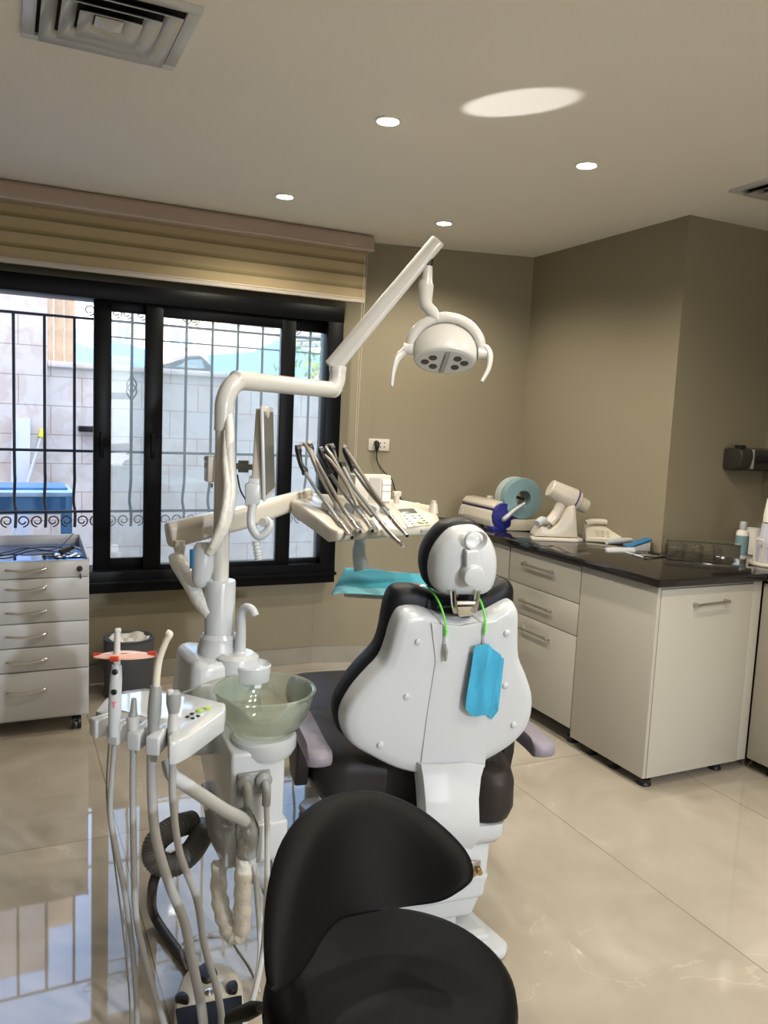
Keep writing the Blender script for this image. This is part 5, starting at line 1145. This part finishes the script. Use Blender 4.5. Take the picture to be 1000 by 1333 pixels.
# foliage behind right pane: a small bush
mb = MB(); rr = random.Random(5); c_ = onY(412, 478, 9)
for k in range(260):
    p_ = c_+V((rr.gauss(0, .28), rr.gauss(0, .25), rr.gauss(0, .18))); a_ = V((rr.uniform(-1, 1), rr.uniform(-1, 1), rr.uniform(-1, 1))).normalized()*.05; b_ = a_.orthogonal().normalized()*.025
    v_ = mb.ring([p_-a_, p_-b_, p_+a_, p_+b_]); mb.cap(v_)
t = thing('bush', 'sunlit green bush behind the rightmost pane', 'bush', (c_.x, c_.y, -.05))
obj('foliage', mb, mat('bush_leaves', (.16, .26, .06), .6), t, smooth=False); obj('stem', MB().tube([(c_.x, c_.y, -.05), (c_.x, c_.y, c_.z)], .03, 8), M['wood'], t)

# window grille
GY = 4.98
t = thing('window_grille', 'black wrought iron grille outside the window with scrolls', 'grille', (.9, GY, .8))
hb = MB()
for z_ in (2.05, 1.29, .935): hb.tube([(-1.1, GY, z_), (1.9, GY, z_+.004)], .008, 8)
for z_ in (1.96,): hb.tube([(.55, GY, z_), (1.9, GY, z_)], .005, 8)
obj('horizontal_bars', hb, M['iron'], t)
zb_ = .845
xsb = [-1.05+.1583*k-.003 for k in range(19)]
xsb = [.055+.1585*k for k in range(-6, 12)]
for x_ in xsb:
    k_ = round((x_-.055)/.1585)
    tp = 2.12 if x_ > .6 else 2.05
    obj('vertical_bar', MB().tube([(x_, GY, tp), (x_, GY, 1.25), (x_+.002, GY+.01, 1.12), (x_-.002, GY+.04, 1.0), (x_+.006, GY+.025, .93), (x_+.002, GY, zb_)], .0085, 8, 3), M['iron'], t)
def spiral(c, r, turns, s_, a0=0, th=.0042):
    pts = []
    for k in range(int(18*turns)+1):
        a_ = a0+s_*k/18*2*PI; rr__ = r*(1-.62*k/(18*turns)); pts.append((c[0]+rr__*math.cos(a_), GY-.01, c[2]+rr__*math.sin(a_)))
    return MB().tube(pts, th, 6)
for x_ in xsb:
    if x_ > -.4:
        for s_ in (-1, 1): obj('scroll', spiral((x_+s_*.042, GY, .885), .034, 1.25, s_, -PI/2 if s_ > 0 else -PI/2), M['iron'], t)
for z_ in (1.32, 1.42, 1.54, 1.64, 1.78, 1.90):
    obj('scroll', spiral((1.64, GY, z_), .038, 1.4, 1 if int(z_*100) % 20 else -1, PI if int(z_*100) % 20 else 0), M['iron'], t)
for x_ in (.45, .60, .66, .74, 1.0, 1.05, 1.7):
    obj('scroll', spiral((x_, GY, 2.10), .032, 1.2, 1, -PI/2), M['iron'], t)
x_ = .055+.1585*4
for k in range(4):
    a_ = k*PI/2+.4; obj('basket_twist', MB().tube([(x_+.033*math.sin(PI*s_/10)*math.cos(a_+s_*.35), GY+.033*math.sin(PI*s_/10)*math.sin(a_+s_*.35), 1.595+.15*s_/10) for s_ in range(11)], .0045, 6), M['iron'], t)

# our own building above and beside the window (outside face, keeps the courtyard shaded)
struct('wall_outer', MB().bb((-6, 4.86, 2.75), (8, 5.0, 6.2)).bb((-6, 4.86, -.05), (-2.45, 5.0, 2.75)).bb((2.1, 4.92, -.05), (8, 5.0, 2.75)), M['facadew'])
struct('roof_slabs', MB().bb((-6, -5.1, 2.76), (8, 4.86, 2.9)).bb((-6, -5.1, 6.1), (8, 5.0, 6.25)), M['facadew'])  # unseen roof slabs, added to help shade the courtyard from the sun

# ------------------------------------------------------------------ lights
w = bpy.data.worlds.new('world'); sc.world = w; w.use_nodes = True; bg = w.node_tree.nodes['Background']
sky = w.node_tree.nodes.new('ShaderNodeTexSky'); sky.sky_type = 'NISHITA'; sky.sun_disc = False; sky.sun_elevation = math.radians(50); sky.sun_rotation = math.radians(200); sky.dust_density = 3; sky.air_density = 1
w.node_tree.links.new(sky.outputs[0], bg.inputs[0]); bg.inputs[1].default_value = 1.15
def addl(typ, name, loc, energy, col, **k):
    L = bpy.data.lights.new(name, typ); L.energy = energy; L.color = col
    for a_, b_ in k.items(): setattr(L, a_, b_)
    o = bpy.data.objects.new(name, L); C.objects.link(o); o.location = loc; return o
s = addl('SUN', 'sun', (0, 0, 20), 4.0, (1, .95, .86), angle=.01)
s.rotation_euler = V((.25, 1, -1.15)).to_track_quat('-Z', 'Y').to_euler()
# strong white ceiling spotlight at the far end of the room behind the viewpoint
k = addl('SPOT', 'rear_spotlight', (2.02, -3.8, 2.5), 520, (.86, .93, 1), spot_size=math.radians(46), spot_blend=.6, shadow_soft_size=.07)
k.rotation_euler = (V((.95, 1.9, 0))-k.location).to_track_quat('-Z', 'Y').to_euler()
# added cool soft fill from behind the viewpoint, brightens ceiling and room
k = addl('AREA', 'rear_fill', (.8, -4.8, 1.5), 38, (.95, .97, 1), shape='RECTANGLE', size=2.2, size_y=1.8)
k.rotation_euler = (math.radians(90), 0, 0)
# sun glint bounced up from the courtyard onto the ceiling
k = addl('SPOT', 'courtyard_glint', (-.7, 5.5, .25), 650, (1, .98, .94), spot_size=math.radians(2.9), spot_blend=.35, shadow_soft_size=.01)
k.rotation_euler = (V((1.555, 2.36, CE))-k.location).to_track_quat('-Z', 'Y').to_euler()

sc.view_settings.view_transform = 'Standard'; sc.view_settings.look = 'None'; sc.view_settings.gamma = 1
sc.view_settings.exposure = .55
try: sc.view_settings.use_curve_mapping = False
except Exception: pass
